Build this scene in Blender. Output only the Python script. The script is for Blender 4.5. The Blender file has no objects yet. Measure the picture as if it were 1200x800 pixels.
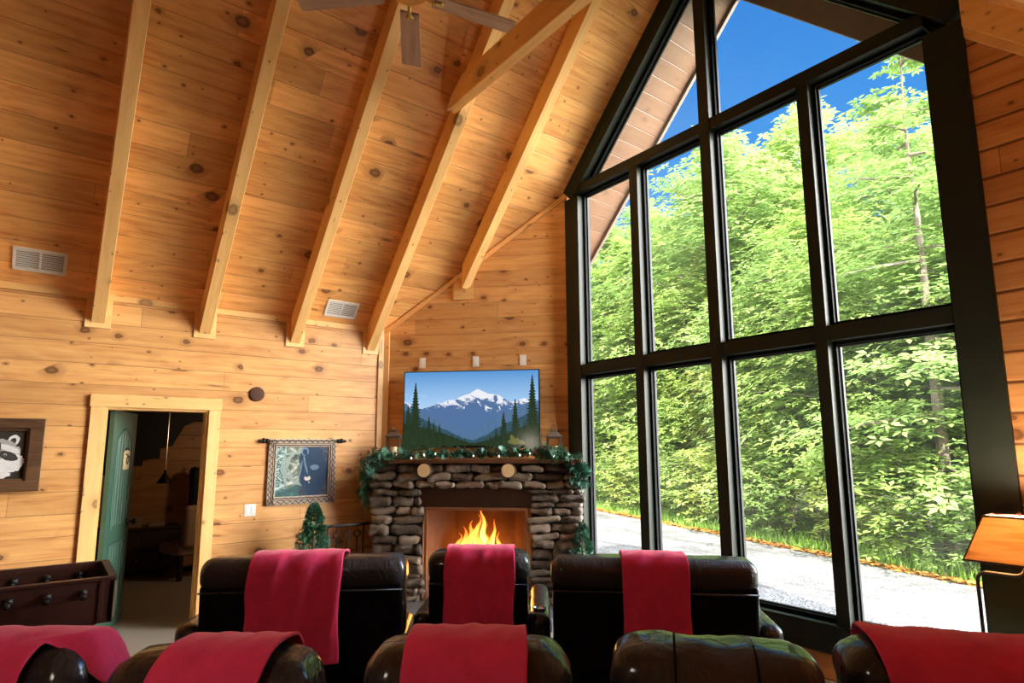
import bpy, bmesh, math, random
from mathutils import Vector, Matrix, noise
R = random.Random(11)
C = bpy.context.scene.collection
PI = math.pi
S = 2 ** -.5
D2R = math.radians

# ------------------------------------------------------------------ room figures
L = 4.69            # gable (window) wall, y
EAVE = 3.116        # ceiling height at the side walls
W = 7.12            # room width (x)
M = 1.03            # roof pitch
FY = 3.11           # where the corner fireplace wall leaves the left wall
BACK = -4.2
GZ = -.5            # ground outside
def roof(x): return EAVE + M * (x if x < W / 2 else W - x)
def un(u, n, z=0.): return Vector((S * (u + n), FY + S * (u - n), z))   # frame of the corner wall

# ------------------------------------------------------------------ node helpers
class NT:
    def __init__(s, name, surf=True):
        s.m = bpy.data.materials.new(name); s.m.use_nodes = True
        s.t = s.m.node_tree; s.t.nodes.clear()
        s.out = s.t.nodes.new('ShaderNodeOutputMaterial')
    def n(s, typ, **kw):
        nd = s.t.nodes.new(typ)
        ins = kw.pop('ins', {})
        for k, v in kw.items(): setattr(nd, k, v)
        for k, v in ins.items():
            sock = nd.inputs[k]
            if hasattr(v, 'is_linked') or isinstance(v, bpy.types.NodeSocket): s.t.links.new(v, sock)
            else: sock.default_value = v
        return nd
    def math(s, op, a, b=0., c=0., clamp=False):
        nd = s.n('ShaderNodeMath', operation=op, use_clamp=clamp, ins={0: a, 1: b, 2: c}); return nd.outputs[0]
    def mix(s, f, a, b, mode='MIX'):
        nd = s.n('ShaderNodeMix', data_type='RGBA', blend_type=mode)
        for i, v in ((0, f), (6, a), (7, b)):
            if isinstance(v, bpy.types.NodeSocket): s.t.links.new(v, nd.inputs[i])
            else: nd.inputs[i].default_value = v if i == 0 else (*v[:3], 1)
        return nd.outputs[2]
    def ramp(s, f, stops, interp='LINEAR'):
        nd = s.n('ShaderNodeValToRGB', ins={0: f}); cr = nd.color_ramp; cr.interpolation = interp
        while len(cr.elements) > 1: cr.elements.remove(cr.elements[-1])
        for i, (p, c) in enumerate(stops):
            e = cr.elements[0] if i == 0 else cr.elements.new(p)
            e.position = p; e.color = (*c, 1) if len(c) == 3 else c
        return nd.outputs[0]
    def sstep(s, v, a, b, lo=0., hi=1.):
        nd = s.n('ShaderNodeMapRange', interpolation_type='SMOOTHSTEP', ins={0: v, 1: a, 2: b, 3: lo, 4: hi}); return nd.outputs[0]
    def coord(s, which='Object'): return s.n('ShaderNodeTexCoord').outputs[which]
    def sep(s, v): nd = s.n('ShaderNodeSeparateXYZ', ins={0: v}); return nd.outputs
    def comb(s, x, y, z=0.): return s.n('ShaderNodeCombineXYZ', ins={0: x, 1: y, 2: z}).outputs[0]
    def noise(s, v, scale, detail=3., rough=.55, dist=0., out=0):
        return s.n('ShaderNodeTexNoise', ins={'Vector': v, 'Scale': scale, 'Detail': detail, 'Roughness': rough, 'Distortion': dist}).outputs[out]
    def bump(s, h, strength=.3, dist=.01):
        return s.n('ShaderNodeBump', ins={'Strength': strength, 'Distance': dist, 'Height': h}).outputs[0]
    def principled(s, **ins):
        b = s.n('ShaderNodeBsdfPrincipled')
        for k, v in ins.items():
            k = k.replace('_', ' ')
            if isinstance(v, bpy.types.NodeSocket): s.t.links.new(v, b.inputs[k])
            else:
                if isinstance(v, tuple) and len(v) == 3 and 'Normal' not in k: v = (*v, 1)
                b.inputs[k].default_value = v
        s.t.links.new(b.outputs[0], s.out.inputs[0]); return b
    def surf(s, sock): s.t.links.new(sock, s.out.inputs[0])

def plain(name, col, rough=.5, metal=0., var=.12, scale=18., bump=.0, emit=None, es=0., coat=0., spec=.5):
    t = NT(name); v = t.coord()
    f = t.noise(v, scale, 4)
    c = t.mix(f, tuple(x * (1 - var) for x in col), tuple(min(1, x * (1 + var)) for x in col))
    k = dict(Base_Color=c, Roughness=rough, Metallic=metal, Coat_Weight=coat, Specular_IOR_Level=spec)
    if bump: k['Normal'] = t.bump(t.noise(v, scale * 4, 3), bump, .004)
    if emit: k['Emission_Color'] = emit; k['Emission_Strength'] = es
    t.principled(**k); return t.m

def pine(name, bw=.19, light=(.74, .415, .158), dark=(.46, .18, .048), groove=.006, knots=1., tint=.15, joint=4.3, gdark=.45, rough=.42):
    """knotty boards: local x runs along the board, local y across the boards"""
    t = NT(name); x, y, z = t.sep(t.coord())
    orand = t.n('ShaderNodeObjectInfo').outputs['Random']
    if not bw:   # a solid beam: use the widest combination of the two cross axes
        y = t.math('ADD', y, t.math('MULTIPLY', z, 1.0)); ac = t.math('MULTIPLY', y, 5.); row = t.math('MULTIPLY', orand, 0.)
    else:
        ac = t.math('DIVIDE', t.math('ADD', y, 50 * bw), bw); row = t.math('FLOOR', ac)
    fr = t.math('FRACT', ac)
    rnd = t.n('ShaderNodeTexWhiteNoise', noise_dimensions='1D', ins={'W': t.math('ADD', row, t.math('MULTIPLY', orand, 313.))}).outputs[0]
    xa = t.math('ADD', x, t.math('MULTIPLY_ADD', rnd, 9.7, t.math('MULTIPLY', orand, 31.)))
    seg = t.math('FLOOR', t.math('DIVIDE', xa, joint)); fx = t.math('FRACT', t.math('DIVIDE', xa, joint))
    br = t.n('ShaderNodeTexWhiteNoise', noise_dimensions='2D', ins={'Vector': t.comb(t.math('MULTIPLY_ADD', orand, 77., row), seg)}).outputs[0]
    # knots
    kv = t.comb(t.math('MULTIPLY', xa, 3.6), t.math('ADD', ac, t.math('MULTIPLY', rnd, 3.)), t.math('MULTIPLY', orand, 0))
    def knot(vec, pres, r0, r1, wobs):
        vo = t.n('ShaderNodeTexVoronoi', voronoi_dimensions='2D', ins={'Vector': vec, 'Scale': 1.0, 'Randomness': 1.})
        vc = t.sep(vo.outputs['Color'])
        dd = t.math('ADD', vo.outputs['Distance'], t.math('MULTIPLY', t.math('SUBTRACT', t.noise(vec, 6., 3), .5), wobs))
        q = t.math('DIVIDE', dd, t.math('MULTIPLY_ADD', t.math('POWER', vc[1], 2.), r1, r0)); p = t.math('MULTIPLY', t.math('GREATER_THAN', vc[0], pres), knots)
        core = t.math('MULTIPLY', t.sstep(q, .62, 1.1, 1., 0.), p); rim = t.math('MULTIPLY', t.sstep(q, .25, .75, .7, 1.), core)
        return rim, t.math('MULTIPLY', t.sstep(q, .8, 2.8, 1., 0.), p)
    k1, h1 = knot(kv, .79, .05, .20, .12)
    k2, h2 = knot(t.comb(t.math('MULTIPLY', xa, 7.), t.math('MULTIPLY', t.math('ADD', ac, 7.3), 1.9), 0.), .86, .05, .06, .06)
    sh = t.math('ADD', xa, t.math('MULTIPLY', y, 2.2))
    k3, h3 = knot(t.comb(t.math('MULTIPLY', sh, .95), t.math('MULTIPLY', t.math('ADD', ac, 3.7), 1.3), 0.), .86, .02, .09, .16)
    kcore = t.math('MAXIMUM', t.math('MAXIMUM', k1, k2), t.math('MULTIPLY', k3, .75)); khalo = t.math('MAXIMUM', h1, t.math('MAXIMUM', t.math('MULTIPLY', h2, .6), h3))
    # grain bends round the knots
    gy = t.math('ADD', t.math('MULTIPLY', y, 26.), t.math('MULTIPLY_ADD', khalo, 1.8, t.math('MULTIPLY', rnd, 40.)))
    g1 = t.noise(t.comb(t.math('MULTIPLY', xa, .9), gy, t.math('MULTIPLY', z, 4.)), 1., 4, .6, .7)
    g2 = t.noise(t.comb(t.math('MULTIPLY', xa, 3.), t.math('MULTIPLY', gy, 5.), z), 1., 2, .5)
    blot = t.noise(t.comb(t.math('MULTIPLY', xa, 1.5), t.math('MULTIPLY', y, 7.), t.math('MULTIPLY', rnd, 20.)), 1.3, 3, .55, 1.2)
    g = t.math('ADD', t.math('MULTIPLY', g1, .45), t.math('ADD', t.math('MULTIPLY', g2, .14), t.math('MULTIPLY', blot, .45)))
    col = t.ramp(g, [(.34, dark), (.50, tuple((a * .42 + b * .58) for a, b in zip(dark, light))), (.68, light)])
    tone = t.math('MULTIPLY_ADD', br, tint * 2, 1 - tint * 1.15)
    col = t.mix(1., col, t.n('ShaderNodeCombineColor', ins={0: tone, 1: t.math('MULTIPLY_ADD', tone, 1.12, -.12), 2: t.math('MULTIPLY_ADD', tone, 1.3, -.3)}).outputs[0], 'MULTIPLY')
    col = t.mix(t.math('MULTIPLY', khalo, .5), col, tuple(v * .62 for v in dark))
    col = t.mix(t.math('MULTIPLY', kcore, .88), col, (.085, .026, .008))
    h = t.math('MULTIPLY', g2, .12)
    if bw and groove:
        e = t.math('MINIMUM', fr, t.math('SUBTRACT', 1., fr))
        gl = t.sstep(e, groove * .8, groove * 3.4, 1., 0.)
        jl = t.sstep(t.math('MULTIPLY', t.math('MINIMUM', fx, t.math('SUBTRACT', 1., fx)), joint), .0012, .004, 1., 0.)
        ln = t.math('MAXIMUM', gl, t.math('MULTIPLY', jl, .8))
        col = t.mix(t.math('MULTIPLY', ln, 1 - gdark), col, (.10, .035, .01))
        h = t.math('SUBTRACT', h, t.math('MULTIPLY', t.sstep(e, 0., groove * 5, 1., 0.), 1.))
    t.principled(Base_Color=col, Roughness=rough, Specular_IOR_Level=.32, Normal=t.bump(h, .55, .006)); return t.m

def leather(name, col=(.010, .0095, .010)):
    t = NT(name); v = t.coord()
    w = t.noise(v, 7., 4, .6, 1.2); f = t.n('ShaderNodeTexVoronoi', feature='DISTANCE_TO_EDGE', ins={'Vector': v, 'Scale': 260.}).outputs[0]
    w2 = t.noise(t.comb(*[t.math('MULTIPLY', q, m_) for q, m_ in zip(t.sep(v), (22., 7., 7.))]), 1., 3, .6, .8)
    h = t.math('ADD', t.math('ADD', w, t.math('MULTIPLY', w2, .5)), t.math('MULTIPLY', t.math('MINIMUM', f, .15), .2))
    c = t.mix(t.noise(v, 5., 3), col, tuple(x * 1.9 for x in col))
    t.principled(Base_Color=c, Roughness=t.math('MULTIPLY_ADD', w, .2, .24), Specular_IOR_Level=.35, Coat_Weight=.75, Coat_Roughness=.12, Coat_IOR=1.5, Normal=t.bump(h, .85, .03)); return t.m

def fleece(name, col):
    t = NT(name); v = t.coord()
    a = t.noise(v, 11., 3, .6, .8); b = t.noise(v, 240., 2)
    c = t.mix(a, tuple(x * .72 for x in col), tuple(min(1, x * 1.2) for x in col))
    c = t.mix(t.math('MULTIPLY', b, .35), c, tuple(min(1, x * 1.5 + .02) for x in col))
    t.principled(Base_Color=c, Roughness=.95, Sheen_Weight=.7, Sheen_Roughness=.4, Sheen_Tint=(1., .45, .5, 1.), Specular_IOR_Level=.1,
                 Normal=t.bump(t.math('ADD', t.math('MULTIPLY', b, .4), a), .5, .006)); return t.m

def leafmat(name, a, b, trans=.45):
    t = NT(name); geo = t.n('ShaderNodeNewGeometry').outputs['Random Per Island']
    c = t.mix(geo, a, b)
    df = t.n('ShaderNodeBsdfDiffuse', ins={0: c}).outputs[0]; tr = t.n('ShaderNodeBsdfTranslucent', ins={0: c}).outputs[0]
    gl = t.n('ShaderNodeBsdfGlossy', ins={0: (1, 1, 1, 1), 1: .45}).outputs[0]
    m1 = t.n('ShaderNodeMixShader', ins={0: trans, 1: df, 2: tr}).outputs[0]
    t.surf(t.n('ShaderNodeMixShader', ins={0: .04, 1: m1, 2: gl}).outputs[0]); return t.m

def emission(name, col, s):
    t = NT(name); t.surf(t.n('ShaderNodeEmission', ins={0: (*col, 1), 1: s}).outputs[0]); return t.m

# ------------------------------------------------------------------ object helpers
def tag(o, label=None, cat=None, group=None, kind=None):
    if label: o['label'] = label
    if cat: o['category'] = cat
    if group: o['group'] = group
    if kind: o['kind'] = kind
    return o
def empty(name, loc=(0, 0, 0), rz=0., mat=None):
    o = bpy.data.objects.new(name, None); C.objects.link(o)
    if mat: o.matrix_world = mat
    else: o.location = loc; o.rotation_euler = (0, 0, rz)
    return o
def obj(name, bm, mats, parent=None, smooth=False, mat=None, label=None):
    me = bpy.data.meshes.new(name)
    bm.normal_update(); bm.to_mesh(me); bm.free()
    for m in (mats if isinstance(mats, (list, tuple)) else [mats]): me.materials.append(m)
    if smooth:
        for p in me.polygons: p.use_smooth = True
    o = bpy.data.objects.new(name, me); C.objects.link(o)
    if parent: o.parent = parent
    if mat is not None:
        if parent: o.matrix_local = mat
        else: o.matrix_world = mat
    if label: o['label'] = label
    return o
def dup(o, parent=None):
    c = o.copy(); C.objects.link(c)
    if parent: c.parent = parent
    for ch in list(o.children): dup(ch, c)
    return c
def B(): return bmesh.new()
def add(bm, vs, fs, mi=0, mat=None):
    vv = [bm.verts.new(mat @ Vector(v) if mat else v) for v in vs]
    out = []
    for f in fs:
        try:
            q = bm.faces.new([vv[i] for i in f]); q.material_index = mi; out.append(q)
        except ValueError: pass
    return vv
def box(bm, lo, hi, mi=0, mat=None, bev=0.):
    x0, y0, z0 = lo; x1, y1, z1 = hi
    if bev:
        t = B(); box(t, lo, hi)
        bmesh.ops.bevel(t, geom=list(t.edges), offset=bev, segments=2, affect='EDGES', profile=.6)
        join(bm, t, mi, mat); return
    add(bm, [(x0, y0, z0), (x1, y0, z0), (x1, y1, z0), (x0, y1, z0), (x0, y0, z1), (x1, y0, z1), (x1, y1, z1), (x0, y1, z1)],
        [(3, 2, 1, 0), (4, 5, 6, 7), (0, 1, 5, 4), (1, 2, 6, 5), (2, 3, 7, 6), (3, 0, 4, 7)], mi, mat)
def join(bm, t, mi=0, mat=None):
    t.verts.index_update()
    add(bm, [v.co.copy() for v in t.verts], [[v.index for v in f.verts] for f in t.faces], mi, mat); t.free()
def prism(bm, loop, z0, z1, mi=0, mat=None):
    """loop: 2-D points (counter-clockwise), extruded in z"""
    n = len(loop)
    add(bm, [(x, y, z0) for x, y in loop] + [(x, y, z1) for x, y in loop],
        [tuple(range(n - 1, -1, -1)), tuple(range(n, 2 * n))] + [(i, (i + 1) % n, n + (i + 1) % n, n + i) for i in range(n)], mi, mat)
def tube(bm, pts, r, seg=8, mi=0, mat=None, cap=True):
    pts = [Vector(p) for p in pts]; n = len(pts)
    rr = r if isinstance(r, (list, tuple)) else [r] * n
    vs = []; up = None
    for i, p in enumerate(pts):
        d = (pts[min(i + 1, n - 1)] - pts[max(i - 1, 0)]).normalized()
        if up is None: up = d.orthogonal().normalized()
        a = (up - d * up.dot(d)).normalized(); up = a; b = d.cross(a)
        for k in range(seg):
            w = 2 * PI * k / seg; vs.append(p + (a * math.cos(w) + b * math.sin(w)) * rr[i])
    fs = [(i * seg + k, i * seg + (k + 1) % seg, (i + 1) * seg + (k + 1) % seg, (i + 1) * seg + k) for i in range(n - 1) for k in range(seg)]
    if cap: fs += [tuple(range(seg - 1, -1, -1)), tuple(range((n - 1) * seg, n * seg))]
    add(bm, vs, fs, mi, mat)
def lathe(bm, prof, seg=24, mi=0, mat=None):
    vs = [(r * math.cos(2 * PI * k / seg), r * math.sin(2 * PI * k / seg), z) for r, z in prof for k in range(seg)]
    n = len(prof)
    fs = [(i * seg + k, i * seg + (k + 1) % seg, (i + 1) * seg + (k + 1) % seg, (i + 1) * seg + k) for i in range(n - 1) for k in range(seg)]
    fs += [tuple(range(seg - 1, -1, -1)), tuple(range((n - 1) * seg, n * seg))]
    add(bm, vs, fs, mi, mat)
def rbox(bm, size, r, inner=(6, 4, 4), puff=0., wr=0., freq=7., seed=0., mi=0, mat=None, taper=None):
    """soft rounded block centred on the origin"""
    h = [v / 2 for v in size]; rr = [min(r, v * .999) for v in h]
    ax = []
    for k in range(3):
        i = h[k] - rr[k]; e = [math.tan(w) for w in (0.2618, .5236, .7854)]
        pos = [i + rr[k] * v for v in e]
        core = [-i + 2 * i * j / inner[k] for j in range(inner[k] + 1)] if i > 1e-4 else [0.]
        ax.append([-v for v in reversed(pos)] + core + pos)
    t = B()
    for k in range(3):
        a, b = (k + 1) % 3, (k + 2) % 3
        for sgn in (-1, 1):
            g = []
            for va in ax[a]:
                row = []
                for vb in ax[b]:
                    p = [0, 0, 0]; p[k] = sgn * h[k]; p[a] = va; p[b] = vb
                    inn = [max(-(h[j] - rr[j]), min(h[j] - rr[j], p[j])) for j in range(3)]
                    q = Vector([(p[j] - inn[j]) / rr[j] for j in range(3)])
                    q.normalize()
                    row.append(t.verts.new(Vector([inn[j] + q[j] * rr[j] for j in range(3)])))
                g.append(row)
            for i in range(len(g) - 1):
                for j in range(len(g[0]) - 1):
                    f = [g[i][j], g[i + 1][j], g[i + 1][j + 1], g[i][j + 1]]
                    t.faces.new(f if sgn > 0 else f[::-1])
    bmesh.ops.remove_doubles(t, verts=t.verts, dist=1e-5)
    t.normal_update()
    for v in t.verts:
        u = [v.co[j] / h[j] for j in range(3)]
        pf = puff * max(0, 1 - u[0] ** 2) * max(0, 1 - u[1] ** 2 * .6) * max(0, 1 - u[2] ** 2 * .6) if puff else 0
        nz = noise.noise(v.co * freq + Vector((seed, seed * 1.7, 3.1))) * wr + noise.noise(v.co * freq * 2.7 + Vector((seed, 9, 3.1))) * wr * .4 if wr else 0
        v.co += v.normal * (pf + nz)
        if taper: v.co.x *= 1 + taper * u[2]
    join(bm, t, mi, mat)
def T(x, y, z): return Matrix.Translation((x, y, z))
def RX(a): return Matrix.Rotation(D2R(a), 4, 'X')
def RY(a): return Matrix.Rotation(D2R(a), 4, 'Y')
def RZ(a): return Matrix.Rotation(D2R(a), 4, 'Z')
def frame(o, X, Y):
    X = Vector(X).normalized(); Y = Vector(Y).normalized(); Z = X.cross(Y)
    m = Matrix.Identity(4)
    for i in range(3): m[i][0], m[i][1], m[i][2], m[i][3] = X[i], Y[i], Z[i], o[i]
    return m
def panel(name, mat, loops, thick, m, kind='structure', parent=None):
    """boards whose room face lies in local z = 0"""
    bm = B()
    for lp in loops: prism(bm, lp, -thick, 0)
    o = obj(name, bm, m, parent, mat=mat)
    if kind: o['kind'] = kind
    return o

# ------------------------------------------------------------------ materials
M_WALL = pine('pine_wall_boards', .19)
M_CEIL = pine('pine_ceiling_boards', .215, light=(.92, .52, .185), dark=(.54, .20, .050), tint=.20, gdark=.5)
M_BEAM = pine('pine_beam', 0, light=(.95, .60, .235), dark=(.78, .42, .13), knots=.8, tint=.05)
M_TRIM = pine('pine_trim', 0, light=(.83, .52, .21), dark=(.72, .40, .14), knots=.7, tint=.05)
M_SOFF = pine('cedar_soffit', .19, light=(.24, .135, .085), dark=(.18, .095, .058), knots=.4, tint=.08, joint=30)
M_DARK = plain('dark_green_black_paint', (.012, .016, .011), .5, var=.25, scale=6, spec=.2)
M_SASH = plain('dark_window_sash', (.005, .006, .0055), .6, var=.2, spec=.08)
M_RAIL = plain('pale_glazing_bead', (.022, .024, .024), .5, var=.1, spec=.15)
M_LEATH = leather('black_leather')
M_BACKP = plain('black_back_fabric', (.0045, .0045, .0055), .8, var=.3, scale=300, spec=.12)
M_RED = fleece('red_fleece', (.76, .052, .150))
M_WHITE = plain('white_plastic', (.78, .77, .72), .4, var=.03)
M_IRON = plain('black_iron', (.016, .013, .012), .45, metal=.6, var=.3)
M_BRASS = plain('brass', (.62, .42, .14), .28, metal=1.)
M_CHROME = plain('steel', (.62, .62, .63), .25, metal=1., var=.05)

def carpet():
    t = NT('grey_beige_carpet'); v = t.coord()
    a = t.noise(v, 220., 2); b = t.noise(v, 4., 3)
    c = t.mix(a, (.20, .165, .125), (.42, .37, .31)); c = t.mix(t.math('MULTIPLY', b, .4), c, (.26, .22, .18))
    t.principled(Base_Color=c, Roughness=1., Specular_IOR_Level=.05, Normal=t.bump(a, .7, .008)); return t.m
M_CARPET = carpet()

# ================================================================== SETTING
bm = B(); box(bm, (-4.2, BACK, -.12), (W + .1, L, 0)); tag(obj('floor', bm, M_CARPET), kind='structure')
LW = frame((0, 0, 0), (0, 1, 0), (0, 0, 1))
D0, D1, DH = .378, 1.233, 2.08      # doorway
panel('wall_left', LW, [[(BACK, 0), (D0, 0), (D0, DH), (BACK, DH)], [(D1, 0), (FY + .02, 0), (FY + .02, DH), (D1, DH)],
                        [(BACK, DH), (FY + .02, DH), (FY + .02, EAVE + .02), (BACK, EAVE + .02)]], .14, M_WALL)
FW = frame((0, FY, 0), (S, S, 0), (0, 0, 1))
UL = (L - FY) / S                    # length of the corner wall
mu = M * S
panel('wall_corner', FW, [[(0, 0), (UL, 0), (UL, EAVE + mu * UL + .05), (0, EAVE + .05)]], .12, M_WALL)
WW = frame((0, L, 0), (1, 0, 0), (0, 0, 1))
WX0, WX1 = 1.58, 5.545               # outer edges of the window frame
panel('wall_gable', WW, [[(WX0 - .02, -.3), (WX1, -.3), (WX1, .25), (WX0 - .02, .25)],
                         [(WX1, -.3), (W, -.3), (W, EAVE + .05), (WX1, roof(WX1) + .05)],
                         ], .14, pine('pine_gable_boards', .19, light=(.60, .28, .095), dark=(.38, .135, .036), groove=.02, gdark=.1))
RW = frame((W, 0, 0), (0, -1, 0), (0, 0, 1))
panel('wall_right', RW, [[(-L, 0), (-BACK, 0), (-BACK, EAVE + .02), (-L, EAVE + .02)]], .14, M_WALL)
panel('wall_back', frame((0, BACK, 0), (-1, 0, 0), (0, 0, 1)), [[(-W, 0), (0, 0), (0, EAVE), (-W / 2, roof(W / 2)), (-W, EAVE)]], .14, M_WALL)
nrm = math.hypot(1, M)
SL = W / 2 * nrm                     # slope length
CL = frame((0, 0, EAVE), (0, 1, 0), (1, 0, M))
panel('ceiling', CL, [[(BACK, -.14), (L + .06, -.14), (L + .06, SL), (BACK, SL)]], .16, M_CEIL)
CR = frame((W, 0, EAVE), (0, -1, 0), (-1, 0, M))
panel('ceiling_right', CR, [[(-L - .06, -.14), (-BACK, -.14), (-BACK, SL), (-L - .06, SL)]], .16, M_CEIL)
# the roof overhang outside the gable, its barge boards
OV = 5.60
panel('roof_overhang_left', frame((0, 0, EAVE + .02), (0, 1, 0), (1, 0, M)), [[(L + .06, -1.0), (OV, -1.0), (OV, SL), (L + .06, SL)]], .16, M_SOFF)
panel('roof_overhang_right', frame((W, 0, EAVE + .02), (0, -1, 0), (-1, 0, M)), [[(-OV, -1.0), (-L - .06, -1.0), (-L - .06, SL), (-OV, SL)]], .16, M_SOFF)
M_BARGE = plain('weathered_barge_board', (.20, .15, .115), .7, var=.15, scale=8)
for nm, mt, a, b in (('trim_barge_left', CL, OV, OV + .04), ('trim_barge_right', CR, -OV - .04, -OV)):
    lo_, hi_ = (-.16, .03) if nm.endswith('left') else (-.16, .24)
    bm = B(); box(bm, (a, -1.0, lo_), (b, SL + .02, hi_)); o = obj(nm, bm, M_BARGE, mat=mt); tag(o, kind='structure')

# trims
def trim(name, mt, lo, hi, m=M_TRIM):
    """a straight board; its mesh runs along local x so the grain follows it"""
    bm = B(); d = [hi[i] - lo[i] for i in range(3)]; k = max(range(3), key=lambda i: d[i])
    c = [(hi[i] + lo[i]) / 2 for i in range(3)]
    if k == 0: rot = Matrix.Identity(4); e = d
    elif k == 1: rot = Matrix.Rotation(PI / 2, 4, 'Z'); e = (d[1], d[0], d[2])
    else: rot = Matrix.Rotation(-PI / 2, 4, 'Y'); e = (d[2], d[1], d[0])
    box(bm, [-v / 2 for v in e], [v / 2 for v in e], bev=.004)
    return tag(obj(name, bm, m, mat=mt @ T(*c) @ rot), kind='structure')
trim('trim_1', LW, (D0 - .115, 0, 0), (D0, DH, .028))
trim('trim_2', LW, (D1, 0, 0), (D1 + .105, DH, .028))
trim('trim_3', LW, (D0 - .125, DH, 0), (D1 + .115, DH + .115, .034))
trim('trim_4', LW, (D0 - .002, 0, -.145), (D0 + .02, DH - .02, .005))
trim('trim_5', LW, (D1 - .02, 0, -.145), (D1 + .002, DH - .02, .005))
trim('trim_6', LW, (D0, DH - .022, -.145), (D1, DH + .002, .005))
trim('trim_7', LW, (BACK, EAVE - .05, 0), (FY, EAVE + .01, .02))
trim('trim_8', LW, (FY - .075, 0, 0), (FY - .005, EAVE - .04, .024))
trim('trim_9', FW, (.0, 1.5, 0), (.075, EAVE + .02, .024))
rk = math.atan(mu)
for nm, mt, x0, z0, ang, ln in (('trim_10', FW, 0, EAVE - .05, rk, UL / math.cos(rk)),):
    m2 = mt @ T(x0, z0, 0) @ Matrix.Rotation(ang, 4, 'Z')
    trim(nm, m2, (.02, -.02, 0), (ln, .03, .025))
trim('baseboard_left', LW, (D1 + .105, 0, 0), (FY - .08, .12, .02))

# rafters
RH, RW_ = .20, .107
rafters = []
def rafter(y, s0, s1, base_mat, label, end_cut, plate=None):
    """local x runs up the slope, z towards the room"""
    bm = B(); e = Vector(end_cut)
    t = B(); lp = [(s0 + e[0], 0.), (s0 + e[1], RH), (s1, RH), (s1, 0)]
    n = len(lp); w = RW_ / 2
    add(t, [(x, -w, z) for x, z in lp] + [(x, w, z) for x, z in lp], [tuple(range(n)), tuple(range(2 * n - 1, n - 1, -1))] + [(i, n + i, n + (i + 1) % n, (i + 1) % n) for i in range(n)])
    bmesh.ops.recalc_face_normals(t, faces=t.faces); bmesh.ops.bevel(t, geom=list(t.edges), offset=.004, segments=1, affect='EDGES')
    join(bm, t)
    o = obj('rafter', bm, M_BEAM, mat=base_mat)
    tag(o, label, 'beam', 'sloping ceiling rafters'); rafters.append(o)
    return o
RY_ = [.255, 1.145, 2.045, 2.935, 3.80]
RL = ['pine rafter nearest the left edge, left of the doorway', 'pine rafter ending above the doorway top right corner',
      'pine rafter ending left of the ceiling vent above the bear picture', 'pine rafter ending at the corner, carrying the collar beam',
      'shorter pine rafter nearest the window, ending on the fireplace wall']
for i, y in enumerate(RY_):
    m = frame((0, y, EAVE), (1, 0, M), (0, -1, 0))    # X up the slope, Z = X x Y -> room side
    s0 = 0. if i < 4 else (y - FY + .045) * nrm
    # plumb cut against the wall: going RH into the room moves +M*RH... along x by RH*M/... keep the cut vertical
    rafter(y, s0, SL - .01, m, RL[i], (-.0, -RH * M + .0))
    bm = B()
    if i < 4:
        box(bm, (y - .1, EAVE - .315, 0), (y + .1, EAVE - .045, .018), bev=.003); mm = LW
    else:
        uu = (y - FY) / S; box(bm, (uu - .12, EAVE + mu * uu - .37, 0), (uu + .12, EAVE + mu * uu - .05, .018), bev=.003); mm = FW
    p = obj('mounting_board', bm, M_TRIM, rafters[-1]); p.matrix_local = rafters[-1].matrix_world.inverted() @ mm
# rafters above and behind the camera, and on the right-hand slope
for y in (-.66, -1.56, -2.46, -3.36):
    rafter(y, 0, SL - .01, frame((0, y, EAVE), (1, 0, M), (0, -1, 0)), 'pine rafter beside the camera, outside the photo', (0, -RH * M))
for y in RY_[:4] + [3.80, -.66, -1.56, -2.46, -3.36]:
    rafter(y, 0, SL - .01, frame((W, y, EAVE), (-1, 0, M), (0, 1, 0)), 'pine rafter on the right-hand roof slope above the camera', (0, -RH * M))
bm = B(); box(bm, (-(4.2 + 4.6) / 2, -.06, -.14), ((4.2 + 4.6) / 2, .06, .14), bev=.005)
tag(obj('ridge_beam', bm, M_BEAM, mat=frame((W / 2, .2, roof(W / 2) - .12), (0, 1, 0), (-1, 0, 0))), 'pine ridge beam along the roof peak', 'beam')
# collar beam lapped on the fourth rafter
bm = B(); cz, ch = 4.93, .245; x0 = 1.97
lp = [(x0 - .02, 0), (W - x0 + .02, 0), (W - x0 - .10, ch * .55), (W - x0 - ch / M - .02, ch), (x0 + ch / M + .02, ch), (x0 + .05, ch * .45)]
t = B(); prism(t, lp, -.05, .05); bmesh.ops.bevel(t, geom=list(t.edges), offset=.004, segments=1, affect='EDGES'); join(bm, t)
tag(obj('collar_beam', bm, M_BEAM, mat=frame((0, RY_[3] - RW_ / 2 - .055, cz), (1, 0, 0), (0, 0, 1))), 'horizontal pine collar beam lapped across the rafter', 'beam')

# ------------------------------------------------------------------ the window
win = tag(empty('window_1', (3.56, L, .25)), kind='structure'); WI = T(-3.56, -L, -.25)
def wpart(name, bm, m, smooth=False): return obj(name, bm, m, win, smooth, mat=WI.copy())
Z0, Z1, Z2, Z3, Z4 = .405, 2.50, 2.62, 4.655, 4.765
F0, F1 = L - .025, L + .13           # frame depth
def wbox(name, x0, z0, x1, z1, y0=F0, y1=F1, m=M_DARK):
    bm = B(); box(bm, (x0, y0, z0), (x1, y1, z1), bev=.004); return wpart(name, bm, m)
wbox('jamb', WX0, .2, 1.80, 4.62, F0 - .01)
wbox('jamb', 5.315, .2, WX1, roof(WX1) - .17, F0 - .01)
wbox('mullion', 2.582, Z0, 2.690, Z3); wbox('mullion', 3.467, Z0, 3.58, 6.35, F0 - .004); wbox('mullion', 4.40, Z0, 4.495, Z3)
wbox('transom', 1.79, Z1, 5.32, Z2, F0 + .006); wbox('transom', 1.79, Z3, 5.32, Z4, F0 + .006)
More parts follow.
